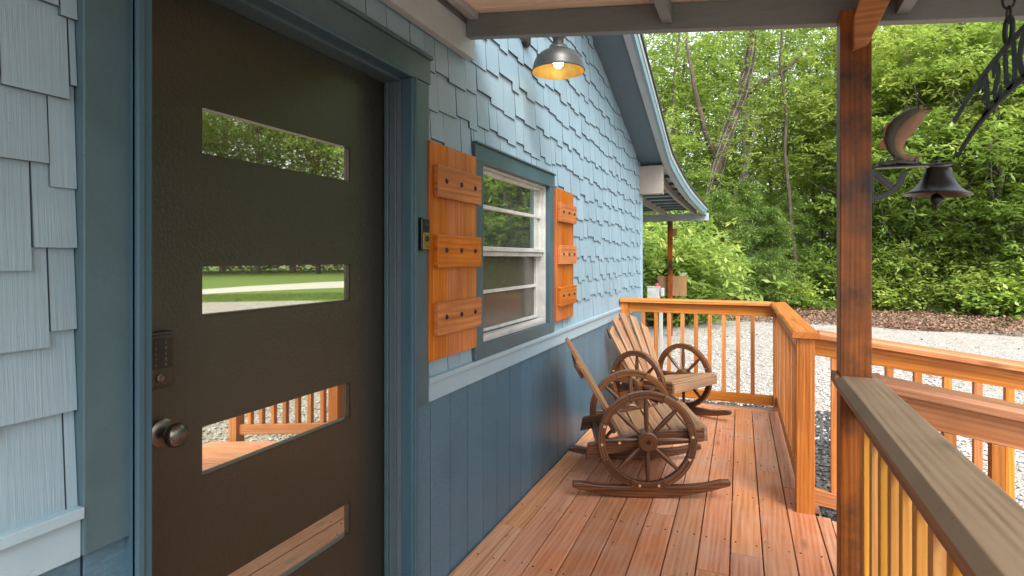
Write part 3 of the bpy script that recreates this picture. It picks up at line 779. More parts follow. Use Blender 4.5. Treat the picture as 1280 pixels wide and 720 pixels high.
railing(rl3, (.3095, 3.60), (1.289, 3.60), slope=-.128, top=1.002, cap_ext=(-.02, .10), bot=(.04, .125), sp=.127, bal0=.10)
rpost(rl3, 1.290, 1.379, 3.555, 3.645, GZ, .832)
rl4 = empty('railing', (.8, 2.46, 0), 0, 'orange stained ramp railing starting at the dark porch post, sloping down to the right', 'railing')
railing(rl4, (.3675, 2.315), (1.215, 2.315), slope=-.165, top=.998, cap_ext=(0, .10), bot=(.04, .125), sp=.127, bal0=.10, capm=M['capside'])
rpost(rl4, 1.216, 1.305, 2.27, 2.36, GZ, .815)
rl5 = empty('railing', (.34, 1.0, 0), 0, 'near railing with a wide weathered grey-brown cap and yellow balusters beside the porch post', 'railing')
railing(rl5, (.372, -1.2), (.331, 2.246), top=1.0, capw=.150, cap_ext=(0, -.001), chamfer=.02, sp=.118, bal0=.1, capm=M['cap'], balm=M['yel'], matr=M['capside'], rail_ext=(0, -.0))
m1 = MB(); m1.box(.2560, .2712, 2.2465, 2.318, .9625, .9995, L=1); m1.box(.3668, .4055, 2.2465, 2.318, .9625, .9995, L=1); m1.box(.2560, .4055, 2.3385, 2.352, .9625, .9995, L=0)
m1.box(.2560, .2712, 2.3182, 2.3383, .9625, .9995, L=1); m1.box(.3668, .4055, 2.3182, 2.3383, .9625, .9995, L=1); m1.build('cap_end', M['capside'], rl5, bevel=.003)

# ------------------------------------------------------------------ rocking chairs
def make_chair():
    root = empty('rocking_chair', (0, 0, 0))
    def B(mb, name, mat, parent=root, bevel=.003, **k): return mb.build(name, mat, parent, bevel=bevel, local=True, **k)
    for sgn in (-1, 1):
        yc = sgn*.325; C = Matrix.Translation((0, yc, .335))
        wr = empty('wheel', (0, 0, 0)); wr.parent = root
        # rim of eight felloes
        n = 8
        for i in range(n):
            m1 = MB(); K = 5; a0, a1 = 2*math.pi*(i+.5)/n+.004, 2*math.pi*(i+1.5)/n-.004
            V = []; 
            for k in range(K+1):
                a = a0+(a1-a0)*k/K
                for rr in (.244, .288):
                    for y in (-.02, .02): V.append((rr*math.cos(a), y, rr*math.sin(a)))
            F = []; U = []
            for k in range(K):
                b = k*4
                F += [(b, b+4, b+6, b+2), (b+1, b+3, b+7, b+5), (b+2, b+6, b+7, b+3), (b, b+1, b+5, b+4)]
            F += [(0, 2, 3, 1), (K*4, K*4+1, K*4+3, K*4+2)]
            def uvp(q):
                v = V[q]; a = math.atan2(v[2], v[0]) % (2*math.pi); return (a*.266+i, math.hypot(v[0], v[2])+v[1])
            U = [[uvp(q) for q in f] for f in F]
            m1.add(V, F, U, rng.random(), C)
            if i == 0: acc = m1
            else:
                off = len(acc.v); acc.v += m1.v; acc.f += [[q+off for q in f] for f in m1.f]; acc.uv += m1.uv; acc.r += m1.r; acc.m += m1.m
        B(acc, 'rim', M['chair'], wr, bevel=.004)
        m1 = MB(); m1.lathe([(.0, -.025), (.014, -.025), (.014, -.05), (.050, -.05), (.058, -.044), (.058, .044), (.050, .05), (.014, .05), (.014, .025), (0, .025)], 28, C @ Matrix.Rotation(R(90), 4, 'X')); B(m1, 'hub', M['chair'], wr, bevel=0, smooth=True, auto=35)
        for i in range(8):
            a = 2*math.pi*i/8 ; m1 = MB(); ca, sa = math.cos(a), math.sin(a)
            m1.tube([(ca*.055, 0, sa*.055), (ca*.10, 0, sa*.10), (ca*.15, 0, sa*.15), (ca*.20, 0, sa*.20), (ca*.248, 0, sa*.248)], [.010, .013, .0155, .013, .010], 8, C); B(m1, 'spoke', M['chair'], wr, bevel=0, smooth=True, auto=50)
        m1 = MB()
        for (dx, dz) in ((-.262, -.02), (-.245, .085), (.262, .02), (.24, -.11), (-.05, -.26), (.06, -.26), (-.16, -.01)):
            m1.lathe([(0, .0015), (.008, .0015), (.008, 0)], 10, Matrix.Translation((dx, yc+sgn*.0205, .335+dz)) @ Matrix.Rotation(R(-90*sgn), 4, 'X'))
        B(m1, 'dowel', M['boltwood'], wr, bevel=0)
        # rocker
        xs = np.linspace(-.44, .47, 19); top = []; bt = []
        for x in xs:
            zb = .0 + .28*x*x*1.15 ; t = .062 - .02*abs(x)/.45
            if abs(x) < .3: t += .012*math.cos(x/.3*math.pi/2)
            if abs(x) > .43: t *= .72
            bt.append((x, zb)); top.append((x, zb+t))
        m1 = MB(); m1.prism(bt+top[::-1], yc-.021-sgn*.002, yc+.021-sgn*.002, r=rng.random())
        B(m1, 'rocker', M['chair'], bevel=.006)
        # side rail behind the spokes and short rear leg
        m1 = MB(); m1.prism([(-.36, .215), (-.34, .305), (.0, .372), (.335, .392), (.335, .315), (.0, .285)], sgn*.282-.018, sgn*.282+.018); B(m1, 'side_rail', M['chair'], bevel=.004)
    # seat slats across, sloping to the rear
    for i in range(5):
        x = .335 - i*.094; z = .402 - i*.0175
        m1 = MB(); Mm = Matrix.Translation((x, 0, z)) @ Matrix.Rotation(R(-10.5), 4, 'Y')
        m1.box(-.088, 0, -.298, .298, -.01, .012, Mm, L=1); B(m1, 'seat_slat', M['slat'])
    m1 = MB(); m1.box(.336, .358, -.30, .30, .318, .398, L=1); B(m1, 'apron', M['slat'])
    m1 = MB(); m1.box(-.28, -.25, -.30, .30, .22, .29, L=1); B(m1, 'rear_crossbar', M['chair'])
    # axle
    m1 = MB(); m1.tube([(0, -.33, .335), (0, .33, .335)], .013, 10); B(m1, 'axle', M['chair'], bevel=0)
    # fanned back slats
    th = math.atan2(.36, .66)
    base = Matrix.Translation((-.115, 0, .285)) @ Matrix.Rotation(-th, 4, 'Y')
    for i in range(5):
        k = i-2; f = Matrix.Rotation(-R(4.6*k), 4, 'X')
        Mm = base @ Matrix.Translation((0, k*.072, 0)) @ f
        h = .70 - .028*k*k
        w = .036; sl = .012*k
        m1 = MB(); V = [(x, y, z) for x in (-.011, .011) for (y, z) in ((-w, 0), (w, 0), (w+.004, h-abs(sl)-sl-.01), (-w-.004, h-abs(sl)+sl-.01))]
        Ff = [(0, 3, 2, 1), (4, 5, 6, 7), (0, 1, 5, 4), (1, 2, 6, 5), (2, 3, 7, 6), (3, 0, 4, 7)]
        ou = rng.random()*20
        m1.add(V, Ff, [[(V[q][2]+ou, V[q][1]+V[q][0]+ou) for q in ff] for ff in Ff], rng.random(), Mm); B(m1, 'back_slat', M['slat'])
    for (hh, hw, nm) in ((.08, .22, 'lower_back_brace'), (.47, .255, 'upper_back_brace')):
        pts = []
        K = 10
        for q in range(K+1):
            y = -hw+2*hw*q/K; pts.append((y, hh+.075+.018*math.cos(q*math.pi*.999)*(1 if nm[0] == 'u' else 0)))
        poly = [(-hw, hh), (hw, hh)] + pts[::-1]
        Mr = base @ Matrix(((0, 1, 0, 0), (1, 0, 0, 0), (0, 0, 1, 0), (0, 0, 0, 1)))
        m1 = MB(); m1.prism(poly, -.034, -.012, Mr); B(m1, nm, M['chair'])
    return root
ch = make_chair()
ch.location = (-.675, 3.73, .0); ch.rotation_euler = (0, R(-1.5), R(19))
tag(ch, 'wagon wheel rocking chair nearest the camera, seen from the side, one wheel in front', 'rocking chair', 'wagon wheel rocking chairs on the deck')
c2 = copy_tree(ch); c2.location = (-.745, 5.165, .0); c2.rotation_euler = (0, R(-.5), R(-29))
tag(c2, 'wagon wheel rocking chair in the far corner, its fanned back slats facing us', 'rocking chair')

# ------------------------------------------------------------------ fish bell
fb = empty('dinner_bell', (.37, 2.295, 1.6), 0, 'black iron dinner bell topped by a leaping fish, fixed to the porch post', 'bell')
FY = 2.295
def fpt(x, y, Y=FY):
    th = math.atan(302/720); c, s = math.cos(th), math.sin(th); a = (x-640)/720; b = (323-y)/720
    d = (a*c-s, a*s+c, b); t = Y/d[1]; return (d[0]*t, 1.4+d[2]*t)
# (the outline below was measured off the photograph into metres in the plane of the bracket)
m1 = MB()
x0 = PX1
m1.box(x0, x0+.235, FY-.02, FY+.02, 1.706, 1.712, L=0)
arc = []
for k in range(9):
    a = R(-8-82*k/8); arc.append((x0+.005+.095*math.cos(a), 0, 1.70+.095*math.sin(a)))
for (p, q) in zip(arc[:-1], arc[1:]):
    d = Vector(q)-Vector(p); mid = (Vector(p)+Vector(q))/2; ang = math.atan2(d.z, d.x)
    m1.box(-d.length/2-.002, d.length/2+.002, FY-.009, FY+.009, -.009, .009, Matrix.Translation((mid.x, 0, mid.z)) @ Matrix.Rotation(-ang, 4, 'Y'), L=0)
m1.box(x0+.001, x0+.010, FY-.022, FY+.022, 1.585, 1.7055, L=2)
Md = Matrix.Translation((x0+.008, 0, 1.70)) @ Matrix.Rotation(R(45), 4, 'Y')
m1.box(0, .095, FY-.008, FY+.008, -.012, .008, Md, L=0)
m1.lathe([(0, .012), (.006, .011), (.009, .006), (.009, 0)], 12, Matrix.Translation((x0+.192, FY, 1.712)))
m1.build('bracket', M['black'], fb, bevel=.002)
m1 = MB(); BM = Matrix.Translation((x0+.192, FY, 1.612)) @ Matrix.Rotation(R(3), 4, 'Y') @ Matrix.Scale(.93, 4)
m1.lathe([(0, .096), (.030, .096), (.038, .090), (.043, .074), (.049, .055), (.057, .038), (.070, .021), (.088, .008), (.101, .001), (.103, -.002), (.100, -.004), (.084, .003), (.064, .016), (.05, .034), (.042, .055), (.037, .085), (0, .09)], 48, BM)
m1.build('bell', M['black'], fb, smooth=True, auto=50)
m1 = MB(); m1.tube([(x0+.192, FY, 1.69), (x0+.192, FY, 1.60)], .004, 8); m1.lathe([(0, .02), (.011, .016), (.0175, .004), (.017, -.008), (.010, -.017), (.005, -.022), (.004, -.032), (0, -.034)], 16, Matrix.Translation((x0+.190, FY, 1.595))); m1.build('clapper', M['black'], fb, smooth=True)
# fish: centre line with elliptical sections
def fish_mat():
    m, nt, b = newmat('painted_fish_metal')
    uv = nt.nodes.new('ShaderNodeUVMap').outputs[0]; sp = nt.nodes.new('ShaderNodeSeparateXYZ'); nt.links.new(uv, sp.inputs[0])
    cr = ramp(nt, [(.0, (.06, .05, .03)), (.30, (.05, .075, .06)), (.40, (.03, .03, .024)), (.48, (.21, .10, .04)), (.8, (.30, .125, .05)), (1, (.26, .12, .05))]); nt.links.new(sp.outputs[1], cr.inputs[0])
    tc = nt.nodes.new('ShaderNodeTexCoord').outputs['Object']; n1 = noise(nt, tc, 60, 5, .7)
    c = mix(nt, math_(nt, 'MULTIPLY', n1, .6), cr.outputs[0], (.10, .075, .05))
    nt.links.new(c, b.inputs['Base Color']); b.inputs['Roughness'].default_value = .5
    v = nt.nodes.new('ShaderNodeTexVoronoi'); v.inputs['Scale'].default_value = 160; nt.links.new(tc, v.inputs['Vector'])
    bump(nt, b, v.outputs['Distance'], .4, .002); return m
M['fish'] = fish_mat()
cl = [((1151, 139), 7.5), ((1146, 143), 9.5), ((1138, 149), 12), ((1129, 157), 13.5), ((1122, 166), 13), ((1118, 176), 11), ((1119, 186), 8), ((1124, 194), 6), ((1131, 198), 4.5), ((1138, 199), 3.6)]
P = [fpt(*p) for p, _ in cl]; hs = [h/338*1.0 for _, h in cl]
m1 = MB(); n = 16; V = []; th_s = [.012, .017, .022, .024, .023, .020, .014, .010, .006, .004]
for i, (px_, pz_) in enumerate(P):
    a = Vector(P[max(i-1, 0)]); b_ = Vector(P[min(i+1, len(P)-1)]); t = (b_-a).normalized(); nn = Vector((t.y, -t.x))  # toward the back (left)
    if nn.x > 0: nn = -nn
    for k in range(n):
        q = 2*math.pi*k/n; V.append((px_+nn.x*math.cos(q)*hs[i], FY+th_s[i]*math.sin(q), pz_+nn.y*math.cos(q)*hs[i]))
F = []; U = []
for i in range(len(P)-1):
    for k in range(n):
        k2 = (k+1) % n; F.append((i*n+k, i*n+k2, (i+1)*n+k2, (i+1)*n+k))
        vv = lambda kk: .5-.5*math.cos(2*math.pi*kk/n)
        U.append([(i*.1, vv(k)), (i*.1, vv(k+1)), (i*.1+.1, vv(k+1)), (i*.1+.1, vv(k))])
F.append(tuple(range(n-1, -1, -1))); U.append([(0, .2)]*n)
m1.add(V, F, U, .5)
fo = m1.build('fish', M['fish'], fb, smooth=True, auto=70)
def fin(pts, t=.003, name='fin'):
    q = MB(); q.prism([fpt(*p) for p in pts], FY-t, FY+t)
    for u in q.uv:
        for j in range(len(u)): u[j] = (u[j][0], .72 + .1*(j % 2))
    return q.build(name, M['fish'], fo, bevel=.001)
fin([(1150, 132), (1154, 131), (1152.5, 139), (1146, 143)], .006, 'jaw'); fin([(1152, 139), (1163, 138), (1152, 147), (1145, 148)], .006, 'jaw')
fin([(1116, 152), (1111, 153), (1106, 158), (1104, 165), (1103, 172), (1110, 172)]); fin([(1109, 172), (1102, 175), (1098, 181), (1099, 186), (1108, 187), (1112, 186)])
fin([(1134, 168), (1142, 162), (1143, 169), (1135, 173)]); fin([(1124, 184), (1131, 178), (1131, 187), (1125, 190)])
fin([(1126, 191), (1138, 194), (1152, 194.5), (1150, 198), (1142, 199), (1151, 203), (1130, 203)], .006, 'tail')
m1 = MB()
rr_ = random.Random(4)
m1.lathe([(0, .020), (.018, .018), (.034, .010), (.050, .004), (.058, 0)], 18, Matrix.Translation((x0+.085, FY, 1.712)) @ Matrix.Diagonal((1.25, .5, 1, 1)))
for v in m1.v: v += Vector((rr_.uniform(-.004, .004), rr_.uniform(-.003, .003), rr_.uniform(0, .006)))
for k in range(6):
    xx = x0+.03+.02*k
    m1.tube([(xx, FY+rr_.uniform(-.01, .01), 1.713), (xx+.008, FY, 1.735+rr_.uniform(0, .01)), (xx+.018, FY, 1.738)], [.009, .006, .001], 6)
M['splash'] = plain('verdigris_metal', (.10, .12, .09), .6, .2, bmp=.4)
m1.build('base', M['splash'], fb, smooth=True)

# ------------------------------------------------------------------ hanging arched sign
sg = empty('hanging_sign', (.60, 1.75, 1.9), 0, 'dark metal arched cut-out sign with letters, hanging on chains under the porch roof', 'sign')
SX = .60
# circle in the YZ plane
Yc, Rr = 1.65, 1.78
zc_out = 1.957-Rr
def arcpt(rad, y): return (SX, y, zc_out + math.sqrt(max(0, rad*rad-(y-Yc)**2)) )
def arcbar(rad, y0, y1, w, zo=0):
    q = MB(); K = 22; V = []
    for k in range(K+1):
        y = y0+(y1-y0)*k/K; z = zc_out+zo+math.sqrt(rad*rad-(y-Yc)**2); d = Vector((y-Yc, z-zc_out-zo)).normalized()
        for rr2 in (-w/2, w/2):
            for x in (SX-.003, SX+.003): V.append((x, y+d.x*rr2, z+d.y*rr2))
    F = []
    for k in range(K):
        b = 4*k; F += [(b, b+4, b+5, b+1), (b+2, b+3, b+7, b+6), (b, b+2, b+6, b+4), (b+1, b+5, b+7, b+3)]
    F += [(0, 1, 3, 2), (4*K, 4*K+2, 4*K+3, 4*K+1)]
    q.add(V, F, [[(0, 0)]*4]*len(F), .5); return q
E_ = 2*Yc
sy = 2.275
m1 = arcbar(Rr, E_-sy, sy, .016, 0); q = arcbar(Rr-.118, E_-2.225, 2.225, .017, 0)
off = len(m1.v); m1.v += q.v; m1.f += [[i+off for i in f] for f in q.f]; m1.uv += q.uv; m1.r += q.r; m1.m += q.m
for yy in (1.845, E_-1.845):
    z0_ = zc_out+math.sqrt(Rr*Rr-(yy-Yc)**2)
    ring = [(SX, yy+.024*math.cos(a), z0_+.035+.033*math.sin(a)) for a in np.linspace(0, 2*math.pi, 19)]
    m1.tube(ring, .006, 8, cap=False)
sgo = m1.build('arch', M['signm'], sg)
# letters read from the ramp side (looking along -X): right = +Y
letters = MB()
for t, ang in (('E', 11.9), ('S', 9.15), ('U', 6.2), ('O', 3.1), ('H', 0.0)):
    a = R(ang); rad = Rr-.116
    Mm = Matrix.Translation((SX, Yc+rad*math.sin(a), zc_out+rad*math.cos(a))) @ Matrix.Rotation(-a, 4, 'X') @ Bx
    q = text_mb(t, .150, Mm @ Matrix.Diagonal((.74, 1, 1, 1)), depth=.003, bold=.003)
    off = len(letters.v); letters.v += q.v; letters.f += [[i+off for i in f] for f in q.f]; letters.uv += q.uv; letters.r += q.r; letters.m += q.m
letters.build('lettering', M['signm'], sg)
for yy in (1.845, E_-1.845):
    ch_ = MB(); z = zc_out+math.sqrt(Rr*Rr-(yy-Yc)**2)+.075; k = 0
    while z < BZ(SX)+.15:
        pts = []
        for a in np.linspace(0, 2*math.pi, 17):
            u, w = .0125*math.cos(a), .022*math.sin(a)
            pts.append((SX+(u if k % 2 else 0), yy+(0 if k % 2 else u), z+w))
        ch_.tube(pts, .0032, 6, cap=False); z += .037; k += 1
    for v in list(ch_.v): pass
    ch_.build('chain', M['black'], sg, smooth=True)

# ------------------------------------------------------------------ vegetation
nr = np.random.RandomState(5)
def leaf_mesh(name, centers, ll, lw, per, mat, nrnd=None, droop=.2, clust=.10, seed=0, needle=False):
    """rosettes of folded leaves at given centres"""
    g = np.random.RandomState(seed); n = len(centers); T = n*per
    c = np.repeat(centers, per, axis=0)
    az = g.uniform(0, 2*np.pi, n).repeat(per) + np.tile(np.arange(per)*2*np.pi/per, n) + g.normal(0, .25, T)
    el = g.normal(.25, .35, T) - droop
    d = np.stack([np.cos(az)*np.cos(el), np.sin(az)*np.cos(el), np.sin(el)], 1)
    # tilt whole rosettes a little
    tl = g.normal(0, .35, (n, 3)).repeat(per, axis=0); d = d + np.cross(tl, d)*.8; d /= np.linalg.norm(d, axis=1)[:, None]
    up = np.array([0, 0, 1.]) + g.normal(0, .3, (T, 3)); sd = np.cross(d, up); sd /= np.linalg.norm(sd, axis=1)[:, None]
    nn = np.cross(sd, d)
    L = (ll*g.uniform(.65, 1.25, T))[:, None]; w = lw*g.uniform(.8, 1.2, T)[:, None]
    p0 = c + g.normal(0, clust*.25, (T, 3)) + d*L*.12
    a = p0; b = p0+d*L*.5+sd*w-nn*w*.25; e = p0+d*L-nn*L*.12; f = p0+d*L*.5-sd*w-nn*w*.25
    v = np.stack([a, b, e, f], 1).reshape(-1, 3)
    me = bpy.data.meshes.new(name); me.vertices.add(T*4); me.vertices.foreach_set('co', v.astype(np.float32).ravel())
    me.loops.add(T*4); me.loops.foreach_set('vertex_index', np.arange(T*4, dtype=np.int32))
    me.polygons.add(T); me.polygons.foreach_set('loop_start', np.arange(T, dtype=np.int32)*4)
    try: me.polygons.foreach_set('loop_total', np.full(T, 4, dtype=np.int32))
    except Exception: pass
    me.update(calc_edges=True)
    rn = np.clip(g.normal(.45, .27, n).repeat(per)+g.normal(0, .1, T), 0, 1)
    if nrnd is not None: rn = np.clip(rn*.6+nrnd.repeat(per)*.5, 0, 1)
    at = me.attributes.new('rnd', 'FLOAT', 'FACE'); at.data.foreach_set('value', rn.astype(np.float32))
    me.materials.append(mat); me.validate(); return me
def crown_centers(nb, npb, rx, rz, zc, seed, shell=.55, br=.5, squash=.6, limit=None):
    g = np.random.RandomState(seed)
    d = g.normal(0, 1, (nb, 3)); d /= np.linalg.norm(d, axis=1)[:, None]
    rad = (shell + (1-shell)*g.rand(nb))**.8
    bc = d*rad[:, None]*np.array([rx, rx, rz]) + np.array([0, 0, zc])
    sz = br*g.uniform(.6, 1.4, nb)
    c = bc.repeat(npb, axis=0) + g.normal(0, 1, (nb*npb, 3))*sz.repeat(npb)[:, None]*np.array([1, 1, squash])
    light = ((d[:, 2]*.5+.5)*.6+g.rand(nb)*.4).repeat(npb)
    if limit is not None:
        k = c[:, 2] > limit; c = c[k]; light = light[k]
    return c, bc, light
def trunk_mb(h, r0, lean, bcs, seed, nlimb=9, wig=.12, thin=.25):
    g = random.Random(seed); q = MB(); K = 9; pts = []; rad = []
    for k in range(K+1):
        t = k/K; pts.append((lean[0]*t*t + g.uniform(-wig, wig)*(t > 0), lean[1]*t*t + g.uniform(-wig, wig)*(t > 0), h*t)); rad.append(r0*(1.25 if k == 0 else 1)*(1-t*(1-thin)))
    q.tube(pts, rad, 10)
    if bcs is not None and len(bcs):
        for k in range(nlimb):
            e = Vector(bcs[g.randrange(len(bcs))]); t = min(.93, max(.3, (e.z/h)*.75)); i = int(t*K)
            s_ = Vector(pts[i]); m_ = (s_+e)/2 + Vector((g.uniform(-.3, .3), g.uniform(-.3, .3), g.uniform(-.4, .1)))
            rr = rad[i]*.45; q.tube([s_, (s_+m_)/2+Vector((0, 0, .05)), m_, (m_+e)/2, e], [rr, rr*.8, rr*.6, rr*.4, rr*.15], 6)
    return q
def mkobj(name, me, parent): 
    o = bpy.data.objects.new(name, me); col.objects.link(o); o.parent = parent; return o
def make_tree(name, h, rx, rz, zc, r0, mat, bark, seed, nb=70, npb=60, ll=.13, lw=.035, per=5, lean=(0, 0), br=.55, nlimb=10, shell=.45, squash=.6, clust=.1):
    root = empty(name, (0, 0, 0))
    c, bc, li = crown_centers(nb, npb, rx, rz, zc, seed, shell, br, squash, limit=.35)
    c[:, 0] += lean[0]*(c[:, 2]/h)**2; c[:, 1] += lean[1]*(c[:, 2]/h)**2
    bc[:, 0] += lean[0]*(bc[:, 2]/h)**2; bc[:, 1] += lean[1]*(bc[:, 2]/h)**2
    trunk_mb(h, r0, lean, bc, seed, nlimb).build('trunk', bark, root, smooth=True, local=True)
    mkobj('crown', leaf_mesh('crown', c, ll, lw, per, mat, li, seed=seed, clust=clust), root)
    return root
used = {}
def place(proto, x, y, sc=1.0, rz=0.0, label=None, cat='tree', group=None, zs=1.0):
    o = proto if not used.get(proto.name) else copy_tree(proto)
    used[proto.name] = True
    o.location = (x, y, GZ-.03); o.rotation_euler = (0, 0, rz); o.scale = (sc, sc, sc*zs)
    tag(o, label, cat, group); return o
T1 = make_tree('broadleaf_tree', 13, 3.0, 5.2, 8.0, .17, M['leafA'], M['bark2'], 1, nb=85, npb=26, ll=.20, lw=.055)
T2 = make_tree('broadleaf_tree', 12, 2.6, 4.6, 7.6, .13, M['leafB'], M['bark'], 2, nb=80, npb=26, ll=.19, lw=.05, lean=(.5, .2))
T3 = make_tree('broadleaf_tree', 15, 2.9, 5.0, 10.2, .15, M['leafB'], M['bark2'], 3, nb=75, npb=26, ll=.17, lw=.045, lean=(-.6, 0))
T4 = make_tree('laurel_tree', 9.5, 2.5, 4.6, 5.3, .12, M['leafA'], M['bark2'], 4, nb=90, npb=22, ll=.19, lw=.034, per=8, br=.42, squash=.35, nlimb=30, clust=.02, shell=.6)
T5 = make_tree('laurel_tree', 8, 2.3, 3.7, 4.2, .10, M['leafB'], M['bark2'], 5, nb=78, npb=22, ll=.19, lw=.034, per=8, br=.42, squash=.35, nlimb=28, clust=.02, shell=.6)
def make_shrub(name, rx, rz, mat, seed, nb, npb, ll=.14, lw=.04, per=6, br=.22, stems=7):
    root = empty(name, (0, 0, 0))
    c, bc, li = crown_centers(nb, npb, rx, rz, rz*.95, seed, .4, br, .8, limit=.04)
    q = MB(); g = random.Random(seed)
    for k in range(stems):
        e = Vector(bc[g.randrange(len(bc))]); q.tube([(g.uniform(-.1, .1), g.uniform(-.1, .1), 0), e*.5+Vector((0, 0, .15)), e], [.022, .015, .005], 6)
    q.build('stems', M['bark'], root, smooth=True, local=True)
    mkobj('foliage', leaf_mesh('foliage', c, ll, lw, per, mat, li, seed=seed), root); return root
S1 = make_shrub('leafy_shrub', 1.15, 1.0, M['leafB'], 21, 50, 11, ll=.15, lw=.03, per=7)
S4 = make_shrub('leafy_shrub', 1.2, 1.05, M['leafB'], 24, 70, 7, ll=.19, lw=.033, per=8, br=.24, stems=18)
S2 = make_shrub('leafy_shrub', 1.0, .75, M['leafB'], 22, 40, 28, ll=.12, lw=.035)
S3 = make_shrub('leafy_shrub', .8, .45, M['leafA'], 23, 24, 13, ll=.11, lw=.035)
# feathery cedar: thin needles
def make_cedar(seed, h=3.6):
    root = empty('young_cedar', (0, 0, 0)); g = np.random.RandomState(seed); cs = []
    for k in range(90):
        z = .3+(h-.3)*g.rand(); L = 1.25*(1-z/h)**.7+.15; a = g.uniform(0, 6.28); t = np.linspace(.1, 1, 26)
        pts = np.stack([np.cos(a)*L*t, np.sin(a)*L*t, z+.25*L*t-.25*L*t*t], 1); cs.append(pts+g.normal(0, .055, pts.shape))
    c = np.concatenate(cs); trunk_mb(h, .045, (0, 0), None, seed).build('trunk', M['bark'], root, smooth=True, local=True)
    mkobj('crown', leaf_mesh('crown', c, .13, .008, 8, M['needle'], seed=seed), root); return root
CE = make_cedar(31)

gT = 'trees of the woodland edge beyond the gravel'
def at(phi, d): return pol(phi, d)
rt = random.Random(77)
# front row, broad wall on the right, more open in the middle
front = [(T4, 8.6, 22.0, 1.02), (T5, 11.6, 21.2, 1.05), (T4, 14.4, 21.6, 1.0), (T5, 17.4, 21.0, 1.08), (T4, 20.4, 21.8, 1.02), (T5, 23.6, 22.5, 1.05), (T4, 27.0, 24.5, 1.1), (T5, -8.4, 21.5, .8), (T5, 5.6, 24.5, .92)]
for p, a, d, s in front:
    d += 2.6 if a > 4 else 0; x, y = at(a, d); place(p, x, y, s*1.1, rt.uniform(0, 6), 'leafy laurel-like tree with branches down to the ground at the edge of the gravel', 'tree', 'laurel trees along the gravel')
mid = [(T1, -10, 27), (T2, -7.0, 25.5), (T1, -1.8, 28.5), (T3, 2.2, 27.5), (T2, 6.8, 28), (T1, 10.4, 26.5), (T3, 13.5, 27), (T1, 16.6, 26.2), (T2, 19.8, 27), (T1, 23.0, 28), (T3, 26.5, 29),
       (T1, -5.0, 35), (T2, -.5, 37), (T3, 4.5, 36), (T1, 8.5, 34), (T2, 12.5, 36), (T1, 16, 35), (T3, 20, 36), (T2, -11.5, 34), (T3, -2.8, 45), (T1, 2.5, 47), (T1, 7, 46), (T1, 28.5, 36), (T2, 24.5, 38)]
for p, a, d in mid:
    d += 2; x, y = at(a, d); place(p, x, y, rt.uniform(.9, 1.12), rt.uniform(0, 6), 'tall broadleaf tree standing in the wood beyond the gravel', 'tree', gT)
refl = [(T1, 31.5, 52), (T3, 34, 60), (T1, 37, 70), (T2, 39.5, 64), (T1, 42, 72), (T3, 45, 66), (T1, 48, 70), (T2, 51, 64), (T1, 54, 68), (T3, 57, 62), (T1, 61, 66), (T2, 66, 60), (T1, 72, 62)]
for p, a, d in refl:
    x, y = at(a, d); place(p, x, y, rt.uniform(1.6, 1.9), rt.uniform(0, 6), 'tall broadleaf tree on the far side of the lawn', 'tree', 'trees across the lawn')
# large vine-covered trunk, slim trunks
def hero(name, pts, rads, bark, label, vines=0, seed=0, ivy=None, limbs=()):
    b = pts[0]; root = empty(name, (b[0], b[1], GZ-.03), 0, label, 'tree')
    q = MB(); q.tube(pts, rads, 14); g = random.Random(seed)
    for l, rr in limbs: q.tube(l, rr, 8)
    q.build('trunk', bark, root, smooth=True)
    if vines:
        q = MB()
        for k in range(vines):
            ph = g.uniform(0, 6.28); tw = g.uniform(-.5, .9); P_ = []
            K = 22; t0, t1 = 0, g.uniform(.6, 1)
            for j in range(K+1):
                t = (t0+(t1-t0)*j/K)*(len(pts)-1); i = min(int(t), len(pts)-2); f = t-i
                c = Vector(pts[i]).lerp(Vector(pts[i+1]), f); rr = rads[i]*(1-f)+rads[i+1]*f+.015+g.uniform(-.01, .03)
                a = ph+tw*j*.25; P_.append((c.x+rr*math.cos(a), c.y+rr*math.sin(a), c.z))
            q.tube(P_, g.uniform(.012, .03), 5)
        q.build('vine', M['bark2'], root, smooth=True)
    if ivy is not None:
        mkx = leaf_mesh('crown', ivy-np.array([b[0], b[1], GZ-.03]), .13, .038, 5, M['leafB'], seed=seed); mkobj('crown', mkx, root)
    return root
def ray_pt(x, y, f):
    th = math.atan(302/720); c, s = math.cos(th), math.sin(th); r_ = (x-640)/720*f
    return Vector((r_*c-f*s, r_*s+f*c, 1.4+(323-y)/720*f))
def along(pxs, f): return [tuple(ray_pt(x, y, f)) for x, y in pxs]
bt_ = along([(884, 381), (884, 345), (885, 300), (889, 250), (897, 205), (910, 165), (925, 125), (936, 85), (941, 40), (945, -20), (950, -90)], 20.6)
g2 = np.random.RandomState(9); iv = []
for p in bt_[3:]:
    iv.append(np.array(p)+g2.normal(0, 1, (150, 3))*np.array([.7, .7, .6]))
hero('vine_covered_tree', bt_, [.36, .28, .24, .22, .20, .18, .16, .14, .12, .10, .05], M['bark'], 'thick leaning tree trunk wrapped in vines, left of the slim trunks', 9, 3, np.concatenate(iv),
     [(along([(897, 205), (880, 160), (868, 110), (858, 50)], 20.6), [.13, .1, .08, .04]), (along([(925, 125), (950, 105), (985, 85), (1010, 60)], 20.6), [.1, .08, .06, .03])])
